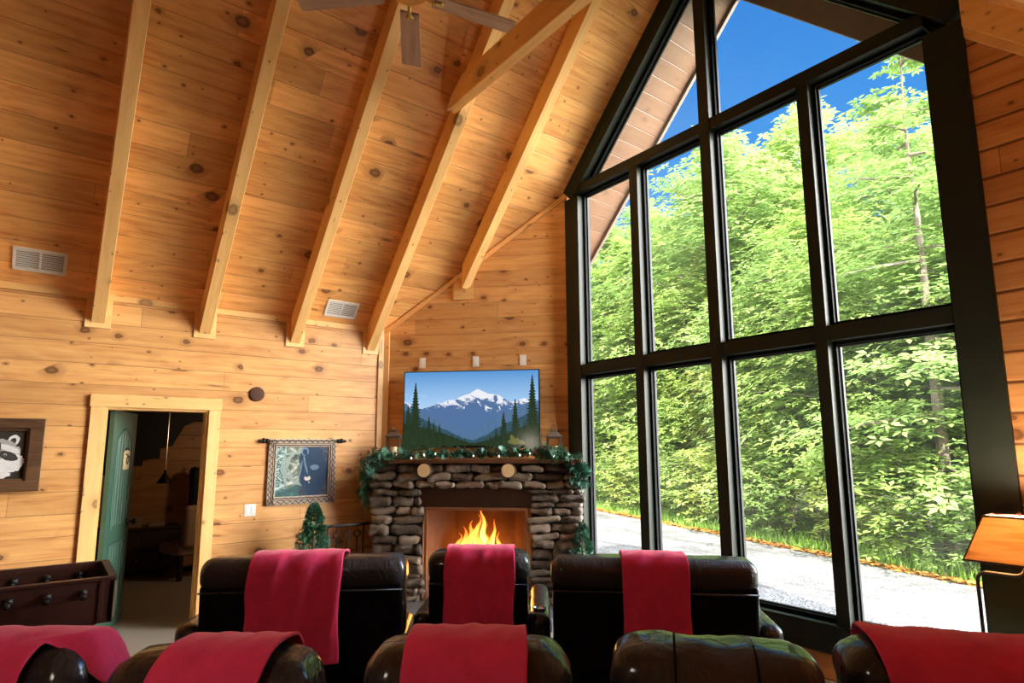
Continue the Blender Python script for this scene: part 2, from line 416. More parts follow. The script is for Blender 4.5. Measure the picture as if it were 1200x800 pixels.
wbox('window_stool', WX0, .2, WX1, Z0, F0 - .012); wbox('window_stool', 1.79, Z0 - .03, 5.32, Z0 + .0, L + .02, L + .135, M_SASH)
for sgn in (0, 1):                   # rake boards under the roof
    mt = frame((0, L, EAVE), (1, 0, M), (0, 0, 1)) if sgn == 0 else frame((W, L, EAVE), (-1, 0, M), (0, 0, 1))
    bm = B(); sx = (WX0 if sgn == 0 else W - WX1)
    a, b = sx * nrm, SL
    def q(s_, off, y): # along the slope, square below it
        x = s_ / nrm + off * M / nrm; z = EAVE + M * s_ / nrm - off / nrm
        return ((x if sgn == 0 else W - x), y, z)
    wd = .20 if sgn == 0 else .165
    yA, yB = F0 - .02, F1
    vs = [q(a - .02, 0, yA), q(b, 0, yA), q(b - wd * M, wd, yA), q(a - .02 + (.0), wd, yA), q(a - .02, 0, yB), q(b, 0, yB), q(b - wd * M, wd, yB), q(a - .02, wd, yB)]
    add(bm, vs, [(0, 1, 2, 3), (7, 6, 5, 4), (0, 4, 5, 1), (1, 5, 6, 2), (2, 6, 7, 3), (3, 7, 4, 0)])
    bmesh.ops.recalc_face_normals(bm, faces=bm.faces)
    wpart('rake_board', bm, M_DARK)
    bm = B()
    for o0, o1, yy0, yy1, mi in ((wd, wd + .035, L + .05, L + .125, 0), (wd + .0, wd + .05, L + .10, L + .118, 1)):
        vs = [q(a - .1, o0, yy0), q(b, o0, yy0), q(b - .0, o1, yy0), q(a - .1, o1, yy0), q(a - .1, o0, yy1), q(b, o0, yy1), q(b, o1, yy1), q(a - .1, o1, yy1)]
        add(bm, vs, [(0, 1, 2, 3), (7, 6, 5, 4), (0, 4, 5, 1), (1, 5, 6, 2), (2, 6, 7, 3), (3, 7, 4, 0)], mi)
    bmesh.ops.recalc_face_normals(bm, faces=bm.faces)
    wpart('glazing_bead', bm, [M_SASH, M_RAIL])
# sashes: one frame per opening with a pale glazing bead, and the glass
cols = [(1.80, 2.582), (2.690, 3.467), (3.58, 4.40), (4.495, 5.315)]
bs = B(); bg = B(); GY = L + .112
for x0, x1 in cols:
    for z0, z1 in ((Z0, Z1), (Z2, Z3)):
        for ins, w, y0, y1, mi in ((0, .028, L + .055, L + .125, 0), (.022, .018, L + .09, L + .118, 1)):
            a, b, c, d = x0 + ins, x1 - ins, z0 + ins, z1 - ins
            box(bs, (a, y0, c), (a + w, y1, d), mi); box(bs, (b - w, y0, c), (b, y1, d), mi)
            box(bs, (a, y0, c), (b, y1, c + w), mi); box(bs, (a, y0, d - w), (b, y1, d), mi)
        add(bg, [(x0, GY, z0), (x1, GY, z0), (x1, GY, z1), (x0, GY, z1)], [(0, 1, 2, 3)])
for x0, x1 in ((1.80, 3.467), (3.58, 5.315)):
    box(bs, (x0, L + .055, Z4), (x1, L + .125, Z4 + .03)); box(bs, (x0, L + .09, Z4 + .02), (x1, L + .118, Z4 + .045), 1)
    vs = [(x0, GY, Z4), (x1, GY, Z4), (x1, GY, max(Z4, roof(x1) - .1)), (x0, GY, max(Z4, roof(x0) - .1))]
    add(bg, vs, [(0, 1, 2, 3)])
box(bs, (3.58, L + .055, Z4), (3.605, L + .125, 6.4)); box(bs, (3.60, L + .09, Z4), (3.62, L + .118, 6.4), 1)
wpart('sash', bs, [M_SASH, M_RAIL])
def glass():
    t = NT('window_glass')
    v = t.coord(); f = t.n('ShaderNodeFresnel', ins={0: 1.5}).outputs[0]
    tr = t.n('ShaderNodeBsdfTransparent', ins={0: (.965, .985, .975, 1)}).outputs[0]
    gl = t.n('ShaderNodeBsdfGlossy', ins={0: (1, 1, 1, 1), 1: .02}).outputs[0]
    cl = t.n('ShaderNodeMixShader', ins={0: t.math('MULTIPLY', f, .35), 1: tr, 2: gl}).outputs[0]
    dust = t.n('ShaderNodeBsdfTranslucent', ins={0: (.85, .87, .86, 1)}).outputs[0]      # a film of dust and dried rain
    sm = t.math('MULTIPLY', t.sstep(t.noise(v, 1.6, 4, .6, .6), .35, .75, .5, 1.6), DUST)
    t.surf(t.n('ShaderNodeMixShader', ins={0: sm, 1: cl, 2: dust}).outputs[0]); return t.m
DUST = .0045
wpart('glass', bg, glass())
# natural rake board and trim on the gable wall right of the window
m2 = frame((W, L, EAVE), (-1, 0, M), (0, 0, 1))
def rake(name, s0, s1, o0, o1, y0, y1, m):
    bm = B()
    def q(s_, off, y): return (W - (s_ / nrm + off * M / nrm), y, EAVE + M * s_ / nrm - off / nrm)
    add(bm, [q(s0, o0, y0), q(s1, o0, y0), q(s1 - (o1 - o0) * M, o1, y0), q(s0, o1, y0), q(s0, o0, y1), q(s1, o0, y1), q(s1 - (o1 - o0) * M, o1, y1), q(s0, o1, y1)],
        [(0, 1, 2, 3), (7, 6, 5, 4), (0, 4, 5, 1), (1, 5, 6, 2), (2, 6, 7, 3), (3, 7, 4, 0)])
    bmesh.ops.recalc_face_normals(bm, faces=bm.faces)
    return tag(obj(name, bm, m), kind='structure')
rake('trim_11', 0, (W - WX1) * nrm + .0, 0, .165, L - .04, L + .0, M_BEAM)
rake('trim_12', -.1, (W - WX1) * nrm - .06, .165, .215, L - .025, L + .0, M_TRIM)

# ================================================================== THE BACK ROOM seen through the doorway
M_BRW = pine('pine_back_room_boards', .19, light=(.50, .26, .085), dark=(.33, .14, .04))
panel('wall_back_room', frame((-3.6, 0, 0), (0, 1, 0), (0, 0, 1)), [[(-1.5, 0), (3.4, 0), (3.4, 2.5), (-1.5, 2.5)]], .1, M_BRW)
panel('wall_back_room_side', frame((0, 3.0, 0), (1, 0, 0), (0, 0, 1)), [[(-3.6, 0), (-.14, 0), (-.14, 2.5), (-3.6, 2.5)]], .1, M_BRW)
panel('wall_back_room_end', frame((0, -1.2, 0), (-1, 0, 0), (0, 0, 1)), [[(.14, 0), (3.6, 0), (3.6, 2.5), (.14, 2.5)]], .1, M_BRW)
bm = B(); box(bm, (-3.7, -1.3, 2.42), (-.14, 3.1, 2.5)); tag(obj('ceiling_back_room', bm, plain('dark_brown_ceiling', (.03, .018, .012), .7)), kind='structure')  # ceiling coloured a very dark brown
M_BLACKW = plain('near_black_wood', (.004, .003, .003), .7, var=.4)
# stepped black solid put in for the shade across the back room's top
bm = B(); lp = [(-1.0, 2.42), (-1.0, 1.30)]
y, z = .55, 1.30
lp = [(-1.1, 2.41), (-1.1, 1.36), (.80, 1.36), (.80, 1.47), (1.02, 1.47), (1.02, 1.56), (1.22, 1.56), (1.22, 1.70), (1.36, 1.74), (1.42, 1.86), (1.50, 2.02), (1.66, 2.10), (2.9, 2.12), (2.9, 2.41)]
prism(bm, lp[::-1], 0, .5, mat=frame((-3.5, 0, 0), (0, 1, 0), (0, 0, 1)))
bmesh.ops.recalc_face_normals(bm, faces=bm.faces)
tag(obj('shade_mass', bm, M_BLACKW), 'black stepped mass standing in for shade in the unlit back room', 'shade_mass')
t = empty('pendant_lamp', (-2.6, 1.245, 2.42))
tag(t, 'small dark bell pendant hanging in the back room doorway', 'lamp')
bm = B(); tube(bm, [(0, 0, 0), (0, 0, -1.02)], .006); obj('cord', bm, M_CHROME, t)
bm = B(); lathe(bm, [(.015, -1.0), (.02, -1.04), (.04, -1.08), (.085, -1.15), (.09, -1.17), (.08, -1.17)], 20); obj('lamp_shade', bm, M_IRON, t, True)
bm = B(); lathe(bm, [(.06, 0), (.06, -.02), (.02, -.035)], 16); obj('ceiling_rose', bm, M_IRON, t, True)
# high-backed chair, bedside bits
t = empty('armchair', (-2.75, 1.62, 0), D2R(-70)); tag(t, 'pale cushioned chair in the shadows of the back room', 'chair')
M_PALE = plain('pale_cushion', (.33, .24, .15), .9)
bm = B(); rbox(bm, (.55, .55, .16), .05, mat=T(0, 0, .38)); obj('seat', bm, M_PALE, t, True)
bm = B(); rbox(bm, (.5, .14, .55), .06, mat=T(0, .27, .68)); obj('backrest', bm, M_PALE, t, True)
for sx in (-1, 1):
    for sy in (-1, 1): bm = B(); box(bm, (sx * .24 - .025, sy * .24 - .025, 0), (sx * .24 + .025, sy * .24 + .025, .32)); obj('leg', bm, M_BLACKW, t)
t = empty('dresser', (-3.32, 1.05, 0)); tag(t, 'dark low dresser against the back room wall', 'dresser')
bm = B(); box(bm, (-.22, -.5, .06), (.22, .5, .60), bev=.01); obj('body', bm, plain('dark_walnut', (.02, .010, .006), .5), t)
for k in range(2):
    bm = B(); box(bm, (.22, -.47, .10 + k * .25), (.235, .47, .32 + k * .25), bev=.004); d = obj('drawer', bm, plain('dark_walnut_face', (.026, .013, .008), .45), t)
    bm = B(); lathe(bm, [(.008, 0), (.016, .02), (.004, .03)], 10, mat=T(.235, 0, .21 + k * .25) @ RY(90)); obj('knob', bm, M_BRASS, d, True)
bm = B(); box(bm, (-.22 - .02, -.52, .60), (.24, .52, .63), bev=.005); obj('top', bm, plain('dark_walnut_top', (.022, .011, .007), .4), t)
for i, (yy, zz, w, h) in enumerate(((1.02, .63, .16, .15), (1.28, .63, .2, .05))):
    bm = B(); box(bm, (-.05, -w / 2, 0), (.05, w / 2, h), bev=.004)
    tag(obj('box', bm, M_PALE, mat=T(-3.3, yy, zz)), ['upright pale box on the back room dresser', 'flat pale box on the back room dresser'][i], 'box')
t = empty('coat_stand', (-3.2, 1.78, 0)); tag(t, 'dark hanging clothes by the back room doorway edge', 'clothes')
bm = B(); rbox(bm, (.22, .26, .85), .06, wr=.02, mat=T(0, 0, 1.0)); obj('coat', bm, M_BLACKW, t, True)
bm = B(); tube(bm, [(0, 0, .02), (0, 0, 1.5)], .02); lathe(bm, [(.16, 0), (.16, .03), (.02, .06)], 16); obj('stand', bm, M_BLACKW, t)

# the open door
M_GREEN = plain('green_door_paint', (.032, .085, .058), .42, var=.15, scale=5)
DT = 2.05
dr = tag(empty('door_1', (-.115, D0 + .045, .012)), kind='structure')
a = math.atan2(.24, -.66); dr.rotation_euler = (0, 0, a)   # local x from the hinge to the free edge, -y... face seen
dw, dt = .72, .04
bm = B(); box(bm, (0, -dt, 0), (dw, 0, DT), bev=.003)
obj('door_leaf', bm, M_GREEN, dr)
bm = B()   # arched raised mould and beaded panels on the face towards the room (local +y is away; face = y 0 or -dt)
for ff in (0., -dt):
    sg = 1 if ff == 0 else -1
    def outline(z0, z1, arch, ins):
        pts = [(.13 + ins, z0 + ins), (dw - .13 - ins, z0 + ins)]
        for k in range(9):
            u = k / 8; x = dw - .13 - ins - u * (dw - .26 - 2 * ins); pts.append((x, z1 - ins + arch * math.sin(PI * u)))
        return pts
    for z0, z1, ar in ((.95, 1.78, .10), (.15, .80, .0)):
        o = outline(z0, z1, ar, 0); tube(bm, [(x, ff + sg * .002, z) for x, z in o + [o[0]]], .009, 6)
        for k in range(1, 6):
            x = .13 + (dw - .26) * k / 6; tube(bm, [(x, ff, z0 + .02), (x, ff, z1 + ar * math.sin(PI * k / 6) - .01)], .004, 5)
obj('panel_moulding', bm, M_GREEN, dr)
for sg, yy in ((1, 0), (-1, -dt)):
    bm = B(); lathe(bm, [(.03, 0), (.03, .006), (.011, .012), (.011, .04), (.028, .05), (.03, .065), (.018, .078)], 16, mat=T(dw - .06, yy, .96) @ RX(-90 * sg)); obj('door_handle', bm, M_IRON, dr, True)
# plaque hung on the door
M_PLQ = plain('aged_cream_wood', (.50, .38, .22), .6, var=.3, scale=30)
bpy.context.view_layer.update()
pl = empty('door_plaque', mat=dr.matrix_world @ T(.44, -dt - .004, 1.58) @ RX(90)); tag(pl, 'small square cream plaque hung on the open green door', 'plaque')
bm = B(); rbox(bm, (.19, .19, .018), .03, (3, 3, 1)); obj('plaque_board', bm, M_PLQ, pl, True)
bm = B(); tube(bm, [(.045 * math.cos(k * .5) * (1 - k * .04), .045 * math.sin(k * .5) * (1 - k * .04) - .01, .010) for k in range(14)], .006, 6)
for k in range(3): rbox(bm, (.022, .022, .014), .009, (1, 1, 1), mat=T(-.05 + .05 * k, .055 - .012 * k, .01))
obj('painted_swirl', bm, M_BLACKW, pl, True)
bm = B(); tube(bm, [(-.06, .09, 0), (-.02, .115, .004), (.02, .115, .004), (.06, .09, 0)], .007, 6); obj('bow', bm, M_BLACKW, pl, True)

# ================================================================== FIREPLACE (u along the corner wall, n out of it)
def stone_mat(name, a, b):
    t = NT(name); v = t.coord()
    n1 = t.noise(v, 9., 5, .65, .6); n2 = t.noise(v, 60., 3)
    isl = t.n('ShaderNodeNewGeometry').outputs['Random Per Island']
    c = t.mix(t.sstep(n1, .3, .7), a, b)
    c = t.mix(t.math('MULTIPLY', isl, .75), c, tuple(x * .42 for x in a))
    c = t.mix(t.math('MULTIPLY', t.math('GREATER_THAN', t.math('FRACT', t.math('MULTIPLY', isl, 7.3)), .72), .55), c, (.34, .27, .20))
    t.principled(Base_Color=c, Roughness=.62, Specular_IOR_Level=.4, Normal=t.bump(t.math('ADD', n1, t.math('MULTIPLY', n2, .3)), .8, .02)); return t.m
M_STONE = stone_mat('stacked_ledge_stone', (.085, .064, .050), (.33, .265, .20))
M_MORT = plain('dark_stone_joints', (.018, .013, .010), .9)
FM = frame((0, FY, 0), (S, S, 0), (S, -S, 0))       # X = u, Y = n ; Z = X x Y points down -> flip below
FM = Matrix(((S, S, 0, 0), (S, -S, 0, FY), (0, 0, 1, 0), (0, 0, 0, 1)))   # columns u, n, z (left-handed; used only through fp())
def fp(u, n, z): return FM @ Vector((u, n, z))
FB = frame((0, FY, 0), (S, S, 0), (-S, S, 0))       # right-handed: X = u, Y = -n, Z up
fpl = tag(empty('fireplace', mat=FB @ T(1.235, 0, 0)), 'corner fireplace of stacked brown ledge stone under the television', 'fireplace')
FI = T(-1.235, 0, 0)
def fpart(name, bm, m, smooth=False, label=None):
    # mesh is written in (u, -n, z) of FB
    return obj(name, bm, m, fpl, smooth, FI.copy(), label)
def stones(bm, u0, u1, nf, z0, z1, hs=(.055, .125), ws=(.17, .42), depth=.10, ragged=.02, sides=(1, 1), nb=.02):
    """courses of flat, irregular stones on the front, with returns on the sides"""
    z = z0
    while z < z1 - .015:
        h = min(R.uniform(*hs), z1 - z)
        if z1 - z - h < .025: h = z1 - z
        def lump(cu, cn, w, d, rot=0):
            sd = R.random() * 99; hh = h * R.uniform(.88, 1.06)
            rbox(bm, (w * .985, d, hh * .94), min(.042, hh * .47), (5, 2, 2), wr=.020, freq=11, seed=sd,
                 mat=T(cu, -cn, z + h / 2) @ RZ(rot + R.uniform(-7, 7)) @ RY(R.uniform(-7, 7)) @ RX(R.uniform(-9, 9)))
        u = u0 - R.uniform(-ragged, ragged)
        end = u1 + R.uniform(-ragged, ragged)
        while u < end - .01:
            w = R.uniform(*ws)
            if end - u - w < .09: w = end - u
            if w > .3 and R.random() < .4: w *= .75
            w = min(w, end - u)
            lump(u + w / 2, nf - depth / 2 + R.uniform(-.035, .025), w, depth)
            u += w
        for k, uu in ((0, u0 + .05), (1, u1 - .05)):
            if sides[k]:
                n = nf - depth
                while n > nb + .05:
                    w = R.uniform(.12, .26); w = min(w, n - nb)
                    lump(uu, n - w / 2, .10 + R.uniform(-.02, .02), w); n -= w
        z += h
NF = .55
bm = B(); box(bm, (.14, -NF + .06, 0), (.63, -.02, 1.27)); box(bm, (1.83, -NF + .06, 0), (2.34, -.02, 1.27)); box(bm, (.12, -NF + .07, 1.26), (2.36, -.02, 1.53))
box(bm, (.1, -.05, 0), (2.3, -.015, 1.3))
fpart('stone_core', bm, M_MORT)
bm = B(); stones(bm, .09, .66, NF, .0, 1.26, ragged=.03, sides=(0, 1)); stones(bm, .16, .70, NF + .02, 0, .5, ragged=.05, sides=(0, 1)); fpart('stone_pier', bm, M_STONE, True)
bm = B(); stones(bm, 1.80, 2.36, NF, .0, 1.26, ragged=.035); fpart('stone_pier', bm, M_STONE, True)
bm = B(); stones(bm, .10, 2.36, NF + .01, 1.275, 1.345, hs=(.065, .075), ws=(.16, .36), sides=(0, 1)); stones(bm, .10, 2.36, NF - .0, 1.345, 1.52, hs=(.08, .12), ws=(.18, .42), sides=(0, 1)); fpart('stone_lintel', bm, M_STONE, True)
M_SLAB = pine('dark_mantel_wood', 0, light=(.13, .055, .022), dark=(.06, .022, .009), knots=.3)
bm = B(); box(bm, (.06, -NF - .06, 1.535), (2.36, -.02, 1.578), bev=.008); fpart('mantel_shelf', bm, M_SLAB)
def logend():
    t = NT('sawn_log_end'); x, y, z = t.sep(t.coord())
    r = t.math('SQRT', t.math('ADD', t.math('POWER', x, 2.), t.math('POWER', y, 2.)))
    r = t.math('ADD', r, t.math('MULTIPLY', t.noise(t.coord(), 14., 2), .012))
    w = t.math('SINE', t.math('MULTIPLY', r, 520.))
    c = t.mix(t.math('MULTIPLY_ADD', w, .5, .5), (.66, .44, .21), (.80, .60, .34)); t.principled(Base_Color=c, Roughness=.6); return t.m
M_LEND = logend(); M_BARK = plain('log_bark', (.09, .045, .022), .85, var=.4, scale=40, bump=.6)
for u in (.70, 1.60):
    bm = B(); lathe(bm, [(.072, -.5), (.074, -.01), (.066, 0)], 28); obj('mantel_log', bm, M_BARK, fpl, True, FI @ T(u, -NF - .075, 1.462) @ RX(90))
    lg = bpy.context.scene.collection.objects[-1]
    bm = B(); prism(bm, [(.069 * math.cos(k * PI / 14), .069 * math.sin(k * PI / 14)) for k in range(28)], 0, .004); obj('log_face', bm, M_LEND, lg, label='pale sawn end of the log')
M_HOOD = plain('dark_bronze_metal', (.055, .030, .017), .38, metal=.6, var=.3, scale=7)
bm = B(); box(bm, (.60, -NF + .05, 1.072), (1.86, -.12, 1.285), bev=.006); fpart('metal_hood', bm, M_HOOD)
M_FIREB = plain('sooty_firebrick', (.17, .07, .032), .85, var=.65, scale=5, bump=.4)
bm = B(); box(bm, (.68, -.06, .0), (1.82, -.03, 1.09))
for u0, u1, v0, v1 in ((.66, .70, .70, .92), (1.82, 1.78, 1.80, 1.60)):
    add(bm, [(u0, -NF + .07, .12), (v1, -.06, .12), (v1, -.06, 1.08), (u0, -NF + .07, 1.08)], [(0, 1, 2, 3)])
box(bm, (.66, -NF + .05, 0), (1.82, -.03, .13))
fpart('firebox', bm, M_FIREB)
bm = B()
for u in (.705, 1.772): box(bm, (u - .014, -NF + .015, .13), (u + .014, -NF + .045, 1.07), bev=.003)
box(bm, (.70, -NF + .015, 1.045), (1.78, -NF + .045, 1.075), bev=.003)
fpart('screen_frame', bm, plain('copper_frame', (.42, .20, .09), .35, metal=.7))
bm = B(); prism(bm, [(.02, -.02), (.40, -1.05), (2.06, -1.05), (2.44, -.02)], 0, .12); bmesh.ops.bevel(bm, geom=list(bm.edges), offset=.012, segments=2, affect='EDGES'); fpart('hearth', bm, plain('blue_grey_hearth_slate', (.10, .105, .115), .5, var=.3, scale=9, bump=.3))

# fire, grate and logs
def ft(u, n, z): return FB @ T(u, -n, z)
t = tag(empty('fire_grate', mat=ft(1.24, .28, .13)), 'black iron grate under the burning logs', 'fire grate')
bm = B()
for k in range(6): tube(bm, [(-.3 + .12 * k, -.13, .17), (-.3 + .12 * k, -.13, .09), (-.3 + .12 * k, .12, .09), (-.3 + .12 * k, .15, .16)], .009, 6)
tube(bm, [(-.33, -.08, .08), (.33, -.08, .08)], .009, 6); tube(bm, [(-.33, .08, .08), (.33, .08, .08)], .009, 6); obj('bars', bm, M_IRON, t, True)
for x in (-.28, .28):
    for y in (-.08, .08): bm = B(); tube(bm, [(x, y, 0), (x, y, .08)], .009, 6); obj('foot', bm, M_IRON, t)
M_CHAR = plain('charred_wood', (.022, .014, .010), .9, var=.5, scale=25, bump=.8)
for i, (x, y, z, rz, ry, r, ln) in enumerate(((0, .05, .30, 4, 2, .060, .62), (-.03, -.07, .29, -8, -3, .052, .56), (.02, .0, .405, 16, 5, .055, .50), (.05, .02, .50, -35, 22, .04, .40))):
    bm = B(); tube(bm, [(-ln / 2 + ln * k / 8, noise.noise(Vector((k * .6, i, 0))) * .02, noise.noise(Vector((k * .6, i, 5))) * .02) for k in range(9)], [r * (.9 + .2 * noise.noise(Vector((k, i * 3., 1)))) for k in range(9)], 12)
    tag(obj('firewood_log', bm, M_CHAR, None, True, ft(1.24 + x, .28 + y, z - .02) @ RZ(rz) @ RY(ry)),
        ['thick burning log at the back of the fire grate', 'thick burning log at the front of the fire grate', 'burning log lying across the two bottom logs', 'thin charred log leaning steeply on top of the fire'][i], 'log', 'logs burning in the fireplace')
def flame_mat():
    t = NT('flame'); g = t.sep(t.coord('Generated'))[2]
    lw = t.n('ShaderNodeLayerWeight', ins={0: .35}).outputs['Facing']
    c = t.ramp(g, [(0, (1., .62, .20)), (.35, (1., .50, .10)), (.75, (1., .26, .03)), (1., (.9, .13, .01))])
    st = t.math('MULTIPLY', t.sstep(g, 0., 1., 7., 2.), t.math('SUBTRACT', 1.25, lw))
    e = t.n('ShaderNodeEmission', ins={0: c, 1: st}).outputs[0]; tr = t.n('ShaderNodeBsdfTransparent').outputs[0]
    f = t.math('MULTIPLY', t.math('SUBTRACT', 1., t.math('POWER', lw, 1.6)), t.sstep(g, .55, 1., 1., .35))
    t.surf(t.n('ShaderNodeMixShader', ins={0: f, 1: tr, 2: e}).outputs[0]); return t.m
M_FLAME = flame_mat()
fire = tag(empty('fire', mat=ft(1.235, .28, .42)), 'yellow and orange fire burning in the stone fireplace', 'fire')
for i, (x, y, h, r) in enumerate(((-.23, 0, .36, .055), (-.17, .03, .43, .065), (-.10, -.02, .50, .075), (-.03, .03, .56, .065), (.035, 0, .68, .045), (.09, .02, .46, .06), (.15, -.02, .52, .045), (.21, .02, .38, .05), (.26, 0, .26, .04), (-.28, .02, .24, .045), (.0, -.07, .40, .09), (-.13, -.06, .40, .085), (.13, -.06, .36, .08), (-.06, -.08, .30, .08), (.07, -.08, .30, .08))):
    bm = B(); n = 14; sd = i * 3.7
    pts = [Vector((x + noise.noise(Vector((k * .28, sd, 0))) * .05 * k / n * 2, y + noise.noise(Vector((k * .28, sd, 7))) * .04 * k / n, -.05 + (h + .05) * k / n)) for k in range(n + 1)]
    tube(bm, pts, [max(.0015, r * (math.sin(PI * min(1, (k / n) ** .55 * .97 + .03)) * .9 + .1 * (1 - k / n))) for k in range(n + 1)], 10)
    obj('flame', bm, M_FLAME, fire, True)

# ------------------------------------------------------------------ garland, lanterns on the mantel
M_FIR = [leafmat('fir_green', (.020, .085, .040), (.045, .16, .075), .15), leafmat('fir_blue_green', (.05, .17, .12), (.10, .26, .19), .15)]
M_TWIG = plain('brown_twig', (.10, .05, .025), .8)
def sprig(bm, p, d, ln, nl, w=.012, nlen=.045, mi=0, spread=55):
    """a twig with two ranks of flat needles"""
    d = Vector(d).normalized(); a = d.orthogonal().normalized(); a.rotate(Matrix.Rotation(R.uniform(0, 6.28), 3, d)); b = d.cross(a)
    for k in range(nl):
        u = (k + .5) / nl; q = p + d * ln * u
        for sg in (-1, 1):
            wv = R.uniform(-.5, .5)
            nd = (d * math.cos(D2R(spread)) + (a * sg + b * wv) * math.sin(D2R(spread))).normalized(); sd = nd.cross(b + a * .2).normalized() * w / 2
            l2 = nlen * (1.1 - .55 * u) * R.uniform(.8, 1.2)
            add(bm, [q, q + nd * l2 * .5 + sd, q + nd * l2, q + nd * l2 * .5 - sd], [(0, 1, 2, 3)], mi)
    e = p + d * ln; sd = a * w / 2
    add(bm, [p + d * ln * .8, e + sd - d * .02, e + d * nlen * .6, e - sd - d * .02], [(0, 1, 2, 3)], mi)
path = [(.00, .42, 1.12), (.02, .46, 1.25), (.05, .5, 1.40), (.10, .55, 1.53), (.20, .57, 1.60), (.40, .55, 1.60), (.60, .54, 1.62), (.85, .48, 1.61), (1.05, .40, 1.62), (1.25, .38, 1.63), (1.45, .42, 1.63), (1.65, .50, 1.63), (1.85, .54, 1.64), (2.05, .56, 1.62), (2.20, .57, 1.58), (2.32, .56, 1.50), (2.37, .54, 1.42), (2.34, .54, 1.34)]
def along(u):
    f = u * (len(path) - 1); i = min(int(f), len(path) - 2); a, b = Vector(path[i]), Vector(path[i + 1]); return a.lerp(b, f - i), (b - a).normalized()
gar = tag(empty('garland', mat=FB @ T(1.2, -.5, 1.58)), 'green fir garland with small lights draped along the mantel', 'garland')
GI = T(-1.2, .5, -1.58)
def gp(v): return Vector((v[0], -v[1], v[2]))
bm = B(); tube(bm, [gp(along(k / 60)[0]) for k in range(61)], .008, 6); obj('wire', bm, M_TWIG, gar, mat=GI.copy())
bm = B()
for k in range(330):
    u = R.random(); p, d = along(u)
    endw = 1.45 if u < .28 or u > .74 else 1.
    v = Vector((R.gauss(0, .7), R.gauss(0, .7), R.gauss(.15, .65))) + d * R.choice((-.6, .6))
    v.normalize()
    if v.z < -.1 and .28 < u < .74: v.z *= .2
    if v.y < -.3: v.y *= -.6
    sprig(bm, gp(p), gp(v), R.uniform(.05, .10) * endw, 6, .016, .048 * endw, R.choice((0, 0, 1)))
obj('foliage', bm, M_FIR, gar, mat=GI.copy())
M_BULB = emission('tiny_warm_bulb', (1., .93, .8), 2.2)
for u in (.33, .37, .405, .60, .66, .70, .52, .78):
    p, d = along(u); bm = B(); rbox(bm, (.014, .014, .024), .006, (1, 1, 1)); obj('fairy_light', bm, M_BULB, gar, True, GI @ T(*(gp(p) + Vector((R.uniform(-.03, .03), -.05, R.uniform(-.03, .05))))))
M_CONE = plain('pine_cone', (.11, .055, .03), .8, var=.4, scale=60)
for u in (.30, .50, .72, .86, .16):
    p, d = along(u); bm = B()
    for j in range(7):
        for k in range(7):
            w = k / 7 * 6.28 + j * .45; r = .026 * math.sin(PI * (j + 1) / 8.5); z = -.035 + j * .011
            add(bm, [(r * .3 * math.cos(w), r * .3 * math.sin(w), z), (r * math.cos(w - .35), r * math.sin(w - .35), z + .006), (r * 1.15 * math.cos(w), r * 1.15 * math.sin(w), z + .012), (r * math.cos(w + .35), r * math.sin(w + .35), z + .006)], [(0, 1, 2, 3)])
    obj('pine_cone', bm, M_CONE, gar, mat=GI @ T(*(gp(p) + Vector((0, -.05, .01)))) @ RX(R.uniform(0, 90)))

